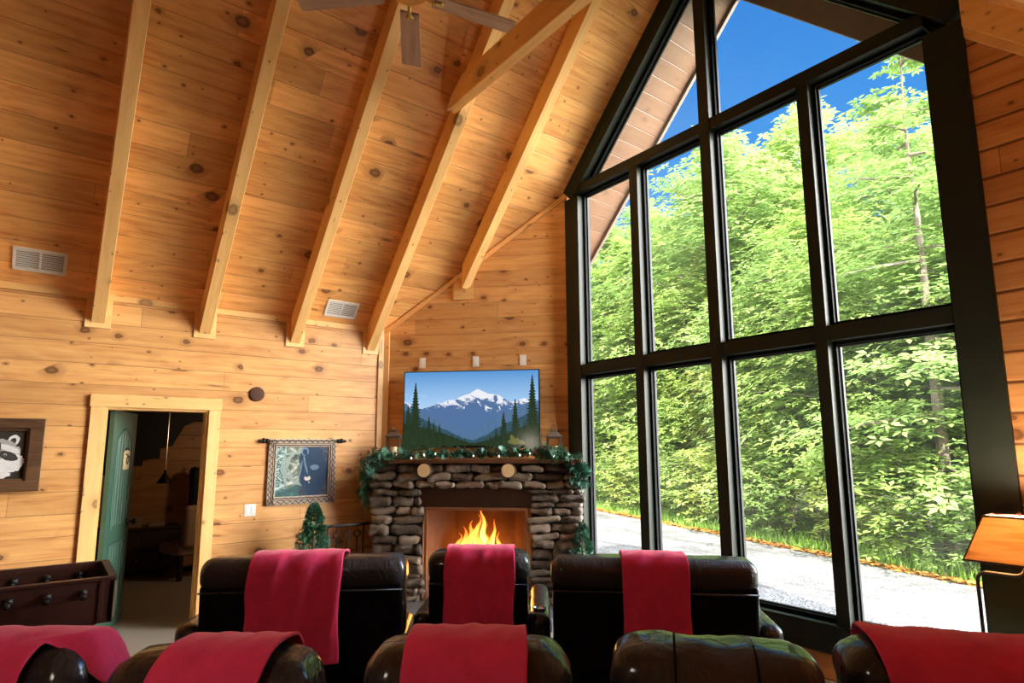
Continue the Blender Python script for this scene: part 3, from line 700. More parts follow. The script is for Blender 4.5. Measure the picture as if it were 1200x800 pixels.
M_LANT = plain('aged_bronze', (.10, .075, .055), .5, metal=.5, var=.3)
def glassy(name, col, a):
    t = NT(name); tr = t.n('ShaderNodeBsdfTransparent', ins={0: (*col, 1)}).outputs[0]; gl = t.n('ShaderNodeBsdfGlossy', ins={0: (1, 1, 1, 1), 1: .08}).outputs[0]
    t.surf(t.n('ShaderNodeMixShader', ins={0: a, 1: tr, 2: gl}).outputs[0]); return t.m
M_LGLS = glassy('lantern_glass', (.95, .93, .88), .12)
M_WAX = plain('cream_candle_wax', (.80, .68, .45), .5, var=.05)
def lantern(u, n, label, hz=1.0):
    t = tag(empty('lantern', mat=ft(u, n, 1.578) @ RZ(10)), label, 'lantern', 'lanterns on the mantel')
    w = .07; h = .22 * hz
    bm = B(); box(bm, (-w - .012, -w - .012, 0), (w + .012, w + .012, .018), bev=.003); obj('base', bm, M_LANT, t)
    bm = B()
    for sx in (-1, 1):
        for sy in (-1, 1): box(bm, (sx * w - .007, sy * w - .007, .018), (sx * w + .007, sy * w + .007, h))
    for z in (.018, h - .014):
        for sg in (-1, 1): box(bm, (-w, sg * w - .005, z), (w, sg * w + .005, z + .014)); box(bm, (sg * w - .005, -w, z), (sg * w + .005, w, z + .014))
    obj('frame', bm, M_LANT, t)
    bm = B(); 
    for sg in (-1, 1): add(bm, [(-w, sg * w, .02), (w, sg * w, .02), (w, sg * w, h), (-w, sg * w, h)], [(0, 1, 2, 3)]); add(bm, [(sg * w, -w, .02), (sg * w, w, .02), (sg * w, w, h), (sg * w, -w, h)], [(0, 1, 2, 3)])
    obj('glass', bm, M_LGLS, t)
    bm = B(); a, b, c = w + .018, .032, h
    add(bm, [(-a, -a, c), (a, -a, c), (a, a, c), (-a, a, c), (-a, -a, c + .012), (a, -a, c + .012), (a, a, c + .012), (-a, a, c + .012), (-b, -b, c + .055), (b, -b, c + .055), (b, b, c + .055), (-b, b, c + .055), (-b, -b, c + .075), (b, -b, c + .075), (b, b, c + .075), (-b, b, c + .075)],
        [(3, 2, 1, 0)] + [(i + k, i + (k + 1) % 4, i + 4 + (k + 1) % 4, i + 4 + k) for i in (0, 4, 8) for k in range(4)] + [(12, 13, 14, 15)])
    obj('roof', bm, M_LANT, t)
    bm = B(); tube(bm, [(.028 * math.cos(w_), 0, h + .075 + .028 + .028 * math.sin(w_)) for w_ in [k * PI / 8 for k in range(-4, 13)]], .004, 6, cap=False); obj('ring', bm, M_LANT, t, True)
    bm = B(); lathe(bm, [(.038, .02), (.04, .03), (.04, .13), (.034, .135), (.005, .132)], 20); cd = obj('candle', bm, M_WAX, t, True)
    bm = B(); tube(bm, [(0, 0, .13), (.002, 0, .145)], .002, 5); obj('wick', bm, M_IRON, cd)
    return t
lantern(.225, .22, 'bronze lantern with cream candle at the left end of the mantel', 1.12)
lantern(2.06, .26, 'bronze lantern with cream candle at the right end of the mantel', 1.05)

# ------------------------------------------------------------------ television and wall plates
tv = tag(empty('television', mat=FB @ T(1.095, -.085, 2.145) @ RZ(-.6)), 'wide flat television showing a snowy mountain above the mantel', 'television')
tw, th = 1.60, .885
bm = B(); box(bm, (-tw / 2, -.03, -th / 2), (tw / 2, .035, th / 2), bev=.006); obj('case', bm, plain('black_tv_plastic', (.008, .008, .009), .35), tv)
bm = B(); box(bm, (-.25, .03, -.2), (.25, .075, .2)); obj('wall_mount', bm, M_IRON, tv)
# the picture on the screen, built up in flat layers
def scr_mat(name, fn, s=1.0):
    t = NT(name); g = t.coord('Object'); c = fn(t, g)
    em = t.n('ShaderNodeEmission', ins={0: c, 1: s}).outputs[0]; gl = t.n('ShaderNodeBsdfGlossy', ins={0: (1, 1, 1, 1), 1: .12}).outputs[0]
    t.surf(t.n('ShaderNodeMixShader', ins={0: .03, 1: em, 2: gl}).outputs[0]); return t.m
def f_sky(t, g):
    x, y, z = t.sep(g); c = t.ramp(t.math('MULTIPLY_ADD', z, 1.15, .5), [(.35, (.52, .64, .80)), (.62, (.30, .50, .76)), (1., (.085, .27, .58))])
    n = t.noise(t.comb(t.math('MULTIPLY', x, 2.2), t.math('MULTIPLY', z, 6.)), 1., 4, .55, .6); return t.mix(t.sstep(n, .60, .72, 0, .75), c, (.80, .82, .86))
def f_mtn(t, g):
    x, y, z = t.sep(g); n = t.n('ShaderNodeTexNoise', noise_type='RIDGED_MULTIFRACTAL', ins={'Vector': t.comb(t.math('MULTIPLY_ADD', z, 2.2, t.math('MULTIPLY', x, 4.4)), t.math('MULTIPLY', z, 3.4)), 'Scale': 1.5, 'Detail': 6., 'Distortion': .8}).outputs[0]
    n3 = t.noise(t.comb(t.math('MULTIPLY_ADD', z, 5., t.math('MULTIPLY', x, 7.)), t.math('MULTIPLY', z, 9.)), 1.2, 5, .62, 1.2)
    snow = t.math('MULTIPLY', t.sstep(t.math('MULTIPLY_ADD', z, 1.5, n3), .57, .66), t.sstep(z, -.16, -.04))
    c = t.mix(t.sstep(n, .2, 1.1), (.075, .15, .31), (.20, .30, .47)); return t.mix(snow, c, (.74, .76, .82))
def f_hill(a, b):
    def f(t, g):
        x, y, z = t.sep(g); n = t.noise(t.comb(t.math('MULTIPLY', x, 30.), t.math('MULTIPLY', z, 12.)), 1., 4); return t.mix(n, a, b)
    return f
mats = [scr_mat('screen_sky', f_sky), scr_mat('screen_mountain', f_mtn), scr_mat('screen_far_hill', f_hill((.055, .12, .24), (.10, .19, .32))), scr_mat('screen_near_hill', f_hill((.018, .055, .085), (.045, .10, .13))),
        scr_mat('screen_firs', f_hill((.006, .016, .010), (.030, .055, .022))), scr_mat('screen_bush', f_hill((.05, .06, .015), (.20, .19, .05))), scr_mat('screen_mist', f_hill((.45, .53, .64), (.60, .66, .74)))]
bm = B(); ly = [-.0312]; X0, X1, Zb, Zt = -tw / 2 + .012, tw / 2 - .012, -th / 2 + .022, th / 2 - .012
def layer(pts, mi):
    ly[0] -= .00012; add(bm, [(X0 + (X1 - X0) * x, ly[0], Zb + (Zt - Zb) * z) for x, z in pts], [tuple(range(len(pts)))], mi)
layer([(0, 0), (1, 0), (1, 1), (0, 1)], 0)
def ridge(ctrl, rough, seed, n=90):
    out = []
    for k in range(n + 1):
        x = k / n
        for (xa, za), (xb, zb) in zip(ctrl, ctrl[1:]):
            if xa <= x <= xb: z = za + (zb - za) * (x - xa) / (xb - xa); break
        z += rough * (noise.noise(Vector((x * 14, seed, 0))) + .5 * noise.noise(Vector((x * 40, seed, 0)))); out.append((x, z))
    return out
def hill(ctrl, rough, seed, mi):
    r = ridge(ctrl, rough, seed)
    for a, b in zip(r, r[1:]): layer([(a[0], 0), (b[0], 0), b, a], mi); ly[0] += .00012
    ly[0] -= .00012
hill([(0, .60), (.08, .52), (.14, .50), (.30, .58), (.40, .64), (.50, .70), (.55, .76), (.62, .70), (.72, .66), (.80, .58), (.90, .62), (1, .56)], .022, 3., 1)
hill([(0, .55), (.12, .46), (.28, .33), (.42, .22), (.5, .18), (.6, .29), (.75, .42), (.88, .54), (1, .60)], .012, 8., 2)
hill([(0, .48), (.15, .36), (.30, .22), (.45, .10), (.52, .07), (.62, .14), (.75, .28), (.9, .40), (1, .44)], .012, 5., 3)
hill([(0, .30), (.2, .22), (.35, .13), (.5, .03), (.6, .05), (.75, .15), (.9, .25), (1, .30)], .02, 15., 4)
def fir(cx, zb, h, w):
    n = max(5, int(h * 26)); L_, R_ = [], []
    for k in range(n + 1):
        u = k / n; ww = w * (1 - u) ** .85; z = zb + h * u
        L_ += [(cx - ww * R.uniform(.75, 1.1), z - h * .012), (cx - ww * .45, z + h * .01)]; R_ += [(cx + ww * R.uniform(.75, 1.1), z - h * .012), (cx + ww * .45, z + h * .01)]
    for a, b, c, d in zip(L_, L_[1:], R_, R_[1:]): layer([a, c, d, b], 4); ly[0] += .00012
    ly[0] -= .00004
for k in range(46):
    x = R.random(); d = abs(x - .52)
    if d < .06: continue
    fir(x, -.02 + max(0, d - .2) * .12, .10 + d * .55 * R.uniform(.7, 1.15), .010 + d * .035)
fir(.085, -.05, .93, .085); fir(.03, -.05, .62, .07); fir(.19, -.03, .44, .045); fir(.27, -.03, .34, .035); fir(.225, -.03, .37, .035)
fir(.955, -.05, 1.01, .085); fir(.83, -.04, .68, .06); fir(.745, -.04, .50, .055); fir(.69, -.03, .28, .03)
layer([(.775, .03), (.82, .01), (.90, .02), (.89, .055), (.875, .075), (.86, .07), (.845, .10), (.83, .085), (.815, .125), (.80, .14), (.79, .11), (.795, .08), (.78, .06)], 5)
sc_ = obj('screen', bm, mats, tv, label='lit screen with snowy mountain, blue sky and firs')
for i, (u, z) in enumerate(((.485, 2.70), (1.132, 2.705), (1.694, 2.71))):
    t = tag(empty('wall_plate', mat=FB @ T(u, -.001, z)), ['white wall plate above the left end of the television', 'white wall plate above the middle of the television', 'white wall plate above the right end of the television'][i], 'wall plate', 'plates above the television')
    bm = B(); box(bm, (-.038, -.008, -.062), (.038, 0, .062), bev=.003); obj('plate', bm, M_WHITE, t)
    bm = B(); box(bm, (-.017, -.012, -.034), (.017, -.006, .034), bev=.002); obj('insert', bm, M_WHITE, t)
# ------------------------------------------------------------------ left wall: switch, speaker, vents, pictures
lw = lambda y, z, x=0: T(x, y, z)
t = tag(empty('light_switch', mat=T(0.001, 1.678, 1.075)), 'white double light switch right of the doorway', 'switch')
bm = B(); box(bm, (0, -.055, -.06), (.007, .055, .06), bev=.003); obj('plate', bm, M_WHITE, t)
for y in (-.024, .024): bm = B(); box(bm, (.005, y - .016, -.033), (.012, y + .016, .033), bev=.002); obj('rocker', bm, M_WHITE, t)
t = tag(empty('wall_speaker', mat=T(0.001, 1.68, 2.265)), 'round brown speaker cover on the wall above the bear picture', 'speaker')
M_SPK = plain('brown_speaker_cloth', (.07, .025, .010), .8, var=.2, scale=200)
bm = B(); lathe(bm, [(.076, 0), (.076, .012), (.066, .016)], 32, mat=RY(90)); obj('ring', bm, M_SPK, t, True)
bm = B(); lathe(bm, [(.066, .012), (.03, .016), (.001, .017)], 32, mat=RY(90)); obj('grille', bm, M_SPK, t, True)
def vent(y0, y1, s0, s1, label):
    mm = CL @ T((y0 + y1) / 2, (s0 + s1) / 2, .0)
    t = tag(empty('air_vent', mat=mm), label, 'vent', 'white vents low on the sloping ceiling'); w, h = (y1 - y0) / 2, (s1 - s0) / 2
    bm = B(); f = .022
    for lo, hi in (((-w, -h, 0), (w, -h + f, .012)), ((-w, h - f, 0), (w, h, .012)), ((-w, -h, 0), (-w + f, h, .012)), ((w - f, -h, 0), (w, h, .012)), ((-.008, -h, 0), (.008, h, .012))): box(bm, lo, hi, bev=.002)
    obj('frame', bm, M_WHITE, t)
    bm = B(); n = 9
    for k in range(n):
        y = -h + f + (2 * h - 2 * f) * (k + .5) / n
        for sg in (-1, 1): box(bm, (-(w - f - .008) / 2, -.0058, -.001), ((w - f - .008) / 2, .0058, .001), mat=T(sg * (w - f + .008) / 2, y, .006) @ RX(-25 if sg < 0 else -5))
    obj('louvres', bm, plain('pale_grey_louvre', (.60, .57, .50), .5, var=.03), t)
    bm = B(); box(bm, (-w + .01, -h + .01, .0005), (w - .01, h - .01, .0015)); obj('duct_shade', bm, plain('vent_shadow', (.10, .085, .06), .8), t)  # dark plate coloured as the shade behind the louvres
vent(-.385, -.015, .155, .375, 'wide white ceiling vent at the left edge, left of all rafters')
vent(2.325, 2.69, .10, .315, 'white ceiling vent between the third and fourth rafters')
# raccoon picture
M_RUST = pine('rough_dark_barn_wood', 0, light=(.13, .065, .028), dark=(.045, .020, .009), knots=.3)
rp = tag(empty('raccoon_picture', mat=frame((.001, -.42, 1.655), (0, 1, 0), (0, 0, 1))), 'raccoon picture in a thick rough dark wood frame at left edge', 'picture')
pw, ph = .375, .305
bm = B(); box(bm, (-pw, -ph, 0), (pw, ph, .02)); obj('backing', bm, plain('dark_brown_canvas', (.022, .013, .008), .85, var=.4, scale=9), rp)
bm = B()
for lo, hi in (((-pw, ph - .085, .0), (pw, ph, .06)), ((-pw, -ph, 0), (pw, -ph + .085, .06)), ((-pw, -ph, 0), (-pw + .10, ph, .055)), ((pw - .10, -ph, 0), (pw, ph, .055))): box(bm, lo, hi, bev=.008)
for lo, hi in (((-pw + .08, ph - .105, .0), (pw - .08, ph - .08, .04)), ((-pw + .08, -ph + .08, 0), (pw - .08, -ph + .105, .04)), ((-pw + .085, -ph + .08, 0), (-pw + .115, ph - .08, .04)), ((pw - .115, -ph + .08, 0), (pw - .085, ph - .08, .04))): box(bm, lo, hi, bev=.004)
obj('frame', bm, M_RUST, rp)
def fur(name, a, b):
    t = NT(name); v = t.coord(); n = t.noise(v, 55., 4, .6, 1.5); t.principled(Base_Color=t.mix(n, a, b), Roughness=.9); return t.m
F_W, F_G, F_D = fur('white_fur', (.45, .44, .43), (.80, .79, .78)), fur('grey_fur', (.22, .19, .17), (.50, .46, .43)), fur('dark_fur', (.012, .010, .009), (.06, .05, .045))
bm = B(); zz = [.021]
def blob(cx, cy, rx, ry, mi, jag=.06, n=40, rot=0, seed=0):
    zz[0] += .0004; pts = []
    for k in range(n):
        w = 2 * PI * k / n; j = 1 + jag * (R.random() - .3); x = rx * math.cos(w) * j; y = ry * math.sin(w) * j
        c, s_ = math.cos(D2R(rot)), math.sin(D2R(rot)); pts.append((cx + x * c - y * s_, cy + x * s_ + y * c, zz[0]))
    add(bm, pts, [tuple(range(n))], mi)
cx, cy = .08, -.005
for sg in (-1, 1): blob(cx + sg * .095, cy + .125, .036, .046, 0, .1, 30, -20 * sg); blob(cx + sg * .092, cy + .118, .019, .028, 2, .1, 24, -20 * sg)
blob(cx, cy, .145, .135, 1, .14, 60); blob(cx, cy + .05, .11, .07, 1, .1)
for sg in (-1, 1): blob(cx + sg * .09, cy - .065, .085, .075, 0, .2, 40, 30 * sg); blob(cx + sg * .075, cy + .055, .075, .024, 0, .15, 30, -24 * sg); blob(cx + sg * .07, cy - .005, .066, .034, 2, .14, 34, -26 * sg); blob(cx + sg * .05, cy + .004, .010, .010, 0, .02, 16); blob(cx + sg * .05, cy + .002, .008, .008, 2, .02, 16)
blob(cx, cy + .06, .016, .06, 2, .2); blob(cx, cy - .085, .05, .05, 0, .12); blob(cx, cy - .05, .02, .04, 1, .12); blob(cx, cy - .075, .022, .016, 2, .05)
blob(cx, cy - .15, .09, .04, 0, .3)
obj('raccoon', bm, [F_W, F_G, F_D], rp, label='grey and white raccoon face')
# bear picture with its carved frame and hanging rod
bp_ = tag(empty('bear_picture', mat=frame((.001, 2.19, 1.455), (0, 1, 0), (0, 0, 1))), 'dark blue bear picture in a carved grey frame hung from a rod', 'picture')
pw, ph = .365, .345
M_FRG = plain('weathered_grey_frame', (.40, .32, .24), .6, var=.3, scale=24, bump=.3)
M_FRD = plain('dark_carved_groove', (.065, .030, .016), .7)
bm = B()
for lo, hi in (((-pw, ph - .085, .0), (pw, ph, .03)), ((-pw, -ph, 0), (pw, -ph + .085, .03)), ((-pw, -ph, 0), (-pw + .085, ph, .03)), ((pw - .085, -ph, 0), (pw, ph, .03))): box(bm, lo, hi, bev=.006)
obj('frame', bm, M_FRG, bp_)
bm = B()
def zig(x0, y0, x1, y1, n, amp, z=.031, r=.0055):
    d = Vector((x1 - x0, y1 - y0, 0)); nn = Vector((-d.y, d.x, 0)).normalized()
    tube(bm, [Vector((x0, y0, z)) + d * k / n + nn * amp * (1 if k % 2 else -1) for k in range(n + 1)], r, 5)
for o, am, n in ((.024, .015, 22),):
    zig(-pw + o, -ph + o, -pw + o, ph - o, n, am); zig(pw - o, -ph + o, pw - o, ph - o, n, am); zig(-pw + o, ph - o, pw - o, ph - o, n, am); zig(-pw + o, -ph + o, pw - o, -ph + o, n, am)
o = .066
for a in ((-pw + o, -ph + o, -pw + o, ph - o), (pw - o, -ph + o, pw - o, ph - o), (-pw + o, ph - o, pw - o, ph - o), (-pw + o, -ph + o, pw - o, -ph + o)): zig(*a, 15, .003, .031, .006)
o = .046
for a in ((-pw + o, -ph + o, -pw + o, ph - o), (pw - o, -ph + o, pw - o, ph - o), (-pw + o, ph - o, pw - o, ph - o), (-pw + o, -ph + o, pw - o, -ph + o)): zig(*a, 2, .0, .030, .004)
obj('carving', bm, M_FRD, bp_, label='dark zigzag carving')
bm = B(); tube(bm, [(-.455, ph - .02, .022), (.455, ph - .02, .022)], .010, 8)
for sg in (-1, 1):
    rbox(bm, (.03, .045, .045), .014, (1, 1, 1), mat=T(sg * .385, ph - .02, .022)); rbox(bm, (.035, .055, .05), .017, (1, 1, 1), mat=T(sg * .42, ph - .018, .022)); rbox(bm, (.05, .03, .03), .014, (1, 1, 1), mat=T(sg * .455, ph - .022, .022))
    box(bm, (sg * .40 - .008, ph - .045, 0), (sg * .40 + .008, ph - .0, .02))
obj('hanging_rod', bm, M_IRON, bp_, True)
def art():
    t = NT('painted_stream_and_bear'); x, y, z = t.sep(t.coord())
    v = t.comb(x, y)
    n = t.noise(v, 5.5, 4, .6, 2.6); n2 = t.noise(v, 14., 3, .6, 3.)
    water = t.ramp(n2, [(.35, (.02, .07, .08)), (.52, (.10, .22, .22)), (.62, (.50, .58, .52))])
    left = t.ramp(n, [(.32, (.035, .04, .03)), (.48, (.16, .19, .14)), (.58, (.42, .45, .36)), (.66, (.70, .74, .74))])
    pool = t.ramp(n, [(.3, (.008, .05, .055)), (.6, (.03, .13, .12)), (.72, (.16, .30, .28))])
    bear = t.ramp(n2, [(.38, (.008, .012, .022)), (.6, (.022, .045, .085)), (.75, (.06, .10, .16))])
    c = t.mix(t.sstep(t.math('ADD', y, t.math('MULTIPLY', x, -.25)), -.16, -.10), pool, t.mix(t.sstep(x, -.19, -.16), water, left))
    edge = t.math('ADD', t.math('ADD', x, t.math('MULTIPLY', t.math('SUBTRACT', n, .5), .16)), t.math('MULTIPLY', y, -.06))
    c = t.mix(t.sstep(edge, -.035, .0), c, bear)
    t.principled(Base_Color=c, Roughness=.5); return t.m
bm = B(); box(bm, (-pw + .07, -ph + .07, .0), (pw - .07, ph - .07, .014)); obj('painting', bm, art(), bp_)
A_B = [fur('painted_bear_blue', (.010, .022, .045), (.035, .075, .14)), fur('painted_bear_light', (.05, .11, .19), (.20, .30, .40)), fur('painted_cup', (.62, .50, .44), (.80, .72, .66)), fur('painted_foam', (.12, .19, .17), (.42, .50, .45))]
bm = B(); zz = [.0145]
blob(.12, -.02, .15, .235, 0, .04); blob(.09, .13, .13, .125, 0, .05); blob(.02, .21, .04, .045, 1, .05); blob(.02, .205, .026, .030, 0, .05); blob(.18, .20, .035, .035, 0, .05)
blob(.03, .07, .012, .10, 1, .1, 30, 14); blob(-.02, .02, .008, .10, 1, .1, 30, -8); blob(.13, .04, .045, .028, 1, .25); blob(.05, .10, .02, .09, 0, .1, 30, 12)
blob(.055, -.075, .034, .026, 2, .06); blob(.05, -.05, .02, .014, 0, .1); blob(.075, -.12, .006, .008, 2, .1)
for k, (x, y, l, w, r_) in enumerate(((-.17, .05, .11, .018, 75), (-.19, -.03, .10, .02, 100), (-.14, -.06, .12, .016, 140), (-.10, -.09, .11, .012, 148), (-.16, .13, .08, .016, 40), (-.12, .19, .10, .012, 8), (-.21, .10, .07, .014, 80), (-.13, -.02, .07, .010, 120))): blob(x, y, l, w, 3, .35, 34, r_)
obj('painted_bear', bm, A_B, bp_, label='blue bear and white stream brushwork')

# fireside tools on their stand
ts = tag(empty('fire_tool_stand', mat=frame((.27, 2.60, 0), (0, 1, 0), (-1, 0, 0))), 'black iron rack holding fire tools left of the fireplace', 'tool rack')
bm = B(); box(bm, (-.24, -.012, .865), (.24, .012, .895), bev=.004)
for sg in (-1, 1): rbox(bm, (.04, .04, .04), .018, (1, 1, 1), mat=T(sg * .25, 0, .88))
obj('top_bar', bm, M_IRON, ts, True)
for sg in (-1, 1): bm = B(); tube(bm, [(sg * .2, 0, .87), (sg * .2, 0, .02)], .009, 8); obj('post', bm, M_IRON, ts, True)
bm = B(); box(bm, (-.26, -.13, 0), (.26, .13, .022), bev=.006); obj('base', bm, M_IRON, ts)
for i, (x, nm, lb) in enumerate(((-.115, 'fire_poker', 'ring-handled iron poker, leftmost on the fire tool rack'), (.0, 'fire_shovel', 'ring-handled iron shovel in the middle of the fire tool rack'), (.115, 'fire_brush', 'ring-handled iron brush, rightmost on the fire tool rack'))):
    t = tag(empty(nm, mat=ts.matrix_world @ T(x, -.03, 0)), lb, 'fire tool', 'fire tools on the rack')
    bm = B(); tube(bm, [(.034 * math.cos(k * PI / 8), 0, .79 + .034 * math.sin(k * PI / 8)) for k in range(17)], .007, 6, cap=False); obj('ring_handle', bm, M_IRON, t, True)
    bm = B(); tube(bm, [(0, 0, .755), (0, 0, .25)], .008, 8); tube(bm, [(0, .02, .86), (0, -.005, .865), (0, -.012, .84), (0, 0, .824)], .004, 6); obj('shaft', bm, M_IRON, t, True)
    bm = B()
    if i == 0: tube(bm, [(0, 0, .26), (0, 0, .12), (.03, 0, .14), (.045, 0, .18)], [.009, .007, .006, .003], 8)
    elif i == 1: rbox(bm, (.11, .02, .16), .009, (3, 1, 3), mat=T(0, 0, .18) @ RX(8))
    else: lathe(bm, [(.018, .27), (.03, .24), (.045, .12), (.03, .11)], 16)
    obj(['hook', 'blade', 'bristles'][i], bm, M_IRON, t, True)

# small fir and potted evergreen
def conifer(root, h, rad, n, base):
    bm = B(); tube(bm, [(0, 0, base), (0, 0, base + h)], [.018, .004], 6); obj('trunk', bm, M_TWIG, root)
    bm = B()
    for k in range(n):
        u = R.random() ** .8; z = base + h * (.04 + .94 * u); w = R.uniform(0, 6.28); r = rad * (1 - u) ** .9 + .02
        d = Vector((math.cos(w), math.sin(w), R.uniform(.1, .75)))
        sprig(bm, Vector((0, 0, z)) + Vector((math.cos(w), math.sin(w), 0)) * r * R.uniform(.1, .6), d, r * R.uniform(.5, .8) + .02, 7, .013, .048, R.choice((0, 0, 0, 1)))
    for k in range(8): sprig(bm, Vector((0, 0, base + h * .92)), (R.gauss(0, .25), R.gauss(0, .25), 1), .08, 5, .012, .035, 0)
    obj('foliage', bm, M_FIR, root)
ct = tag(empty('fir_tree', (.50, 2.165, 0)), 'small dark green artificial fir standing below the bear picture', 'tree'); conifer(ct, .80, .21, 300, .34)
bm = B(); lathe(bm, [(.11, 0), (.13, .02), (.15, .30), (.16, .34), (.14, .34), (.13, .31)], 24); obj('pot', bm, plain('brown_basket', (.12, .06, .03), .9, var=.3, scale=60, bump=.5), ct, True)
pt = tag(empty('potted_evergreen', (2.06, 4.38, 0)), 'small evergreen sprigs between the right stone pier and window', 'plant'); conifer(pt, .48, .13, 110, .42)
bm = B(); lathe(bm, [(.08, 0), (.09, .02), (.11, .36), (.12, .42), (.10, .42), (.09, .39)], 24); obj('pot', bm, plain('dark_clay', (.06, .045, .035), .8), pt, True)

# ================================================================== SEATING
def seat_loc(u, n): return (S * (u + n), FY + S * (u - n), 0.)
LE = M_LEATH
def recliner(u, n, dz, w, H, label, arms=(.14, .14), name='recliner', cat='recliner', cushions=1, head=(.24, .20), r=.095, puff=.012, cup=None, seams=(), group=None, wr=.007):
    """local x right (seen from behind), y forward, z up; y = 0 under the head roll"""
    t = tag(empty(name, seat_loc(u, n), D2R(45 + dz)), label, cat, group)
    hz = H - head[1] / 2; sd = u * 7.7
    al, ar = arms
    bm = B(); rbox(bm, (w + al + ar - .02, .74, .26), .04, (6, 6, 2), mat=T((ar - al) / 2, .42, .17)); obj('base', bm, LE, t, True)
    for k in range(cushions):
        cw = w / cushions; x = -w / 2 + cw * (k + .5)
        bm = B(); rbox(bm, (cw - .01, .66, .2), .075, (5, 5, 2), puff=.02, wr=.006, seed=sd + k, mat=T(x, .50, .39)); obj('seat', bm, LE, t, True)
        bm = B(); rbox(bm, (cw - .01, .17, H - .60), .07, (5, 2, 5), puff=.03, wr=.008, seed=sd + 3 + k, mat=T(x, .15, (H + .38) / 2) @ RX(9)); obj('back_cushion', bm, LE, t, True)
        bm = B(); rbox(bm, (cw - .02, .10, .30), .045, (5, 2, 4), puff=.01, mat=T(x, .86, .30)); obj('footrest', bm, LE, t, True)
    bm = B(); zt = H - head[1] * .72; zb = .22
    rbox(bm, (w - .01, .10, zt - zb), .03, (6, 2, 6), mat=T(0, -.02, (zt + zb) / 2) @ RX(5)); obj('back_panel', bm, M_BACKP, t, True)
    bm = B(); rbox(bm, (w + .02, head[0], head[1]), r, (14, 3, 3), puff=puff, wr=wr, freq=8, seed=sd, mat=T(0, .02, hz)); hr = obj('head_roll', bm, LE, t, True)
    bm = B(); zz_ = hz - head[1] / 2 + .01; tube(bm, [(-w / 2 + .01, -.02 - head[0] * .36, zz_), (w / 2 - .01, -.02 - head[0] * .36, zz_)], .006, 6)
    for sx in (-1, 1): tube(bm, [(sx * (w / 2 - .012), -.065, zz_), (sx * (w / 2 - .012), -.055, .62), (sx * (w / 2 - .012), -.035, .28)], .009, 6)
    obj('piping', bm, LE, t, True)
    for x in seams:
        bm = B(); tube(bm, [(x, *[p_ + o_ for p_, o_ in zip(sect(head, r, q, puff * .55 * (1 - (2 * x / w) ** 2) - .001), (.02, hz))]) for q in [k * PI / 24 for k in range(-10, 35)]], .004, 6); obj('seam', bm, M_BACKP, hr, True)
    for sg, aw in ((-1, al), (1, ar)):
        if not aw: continue
        bm = B(); rbox(bm, (aw, .92, .58), min(.065, aw * .45), (2, 8, 5), wr=.004, seed=sd, mat=T(sg * (w / 2 + aw / 2), .40, .36)); arm = obj('armrest', bm, LE, t, True)
        if cup and sg == cup:
            bm = B(); lathe(bm, [(.045, 0), (.05, .008), (.042, .010), (.040, -.0), (.038, -.05), (.001, -.05)], 20, mat=T(sg * (w / 2 + aw / 2), .06, .655)); obj('cup_holder', bm, M_CHROME, arm, True)
    for sx in (-1, 1):
        for sy in (.12, .72): bm = B(); lathe(bm, [(.025, 0), (.03, .05)], 12, mat=T(sx * (w / 2 - .05), sy, 0)); obj('foot', bm, M_IRON, t, True)
    return t
def sect(head, r, q, off):
    A, Bh = head[0] / 2 - r, head[1] / 2 - r; c, s_ = math.cos(q), math.sin(q); k = lambda v: max(-1., min(1., v * 2.5))
    return A * k(c) + (r + off) * c, Bh * k(s_) + (r + off) * s_
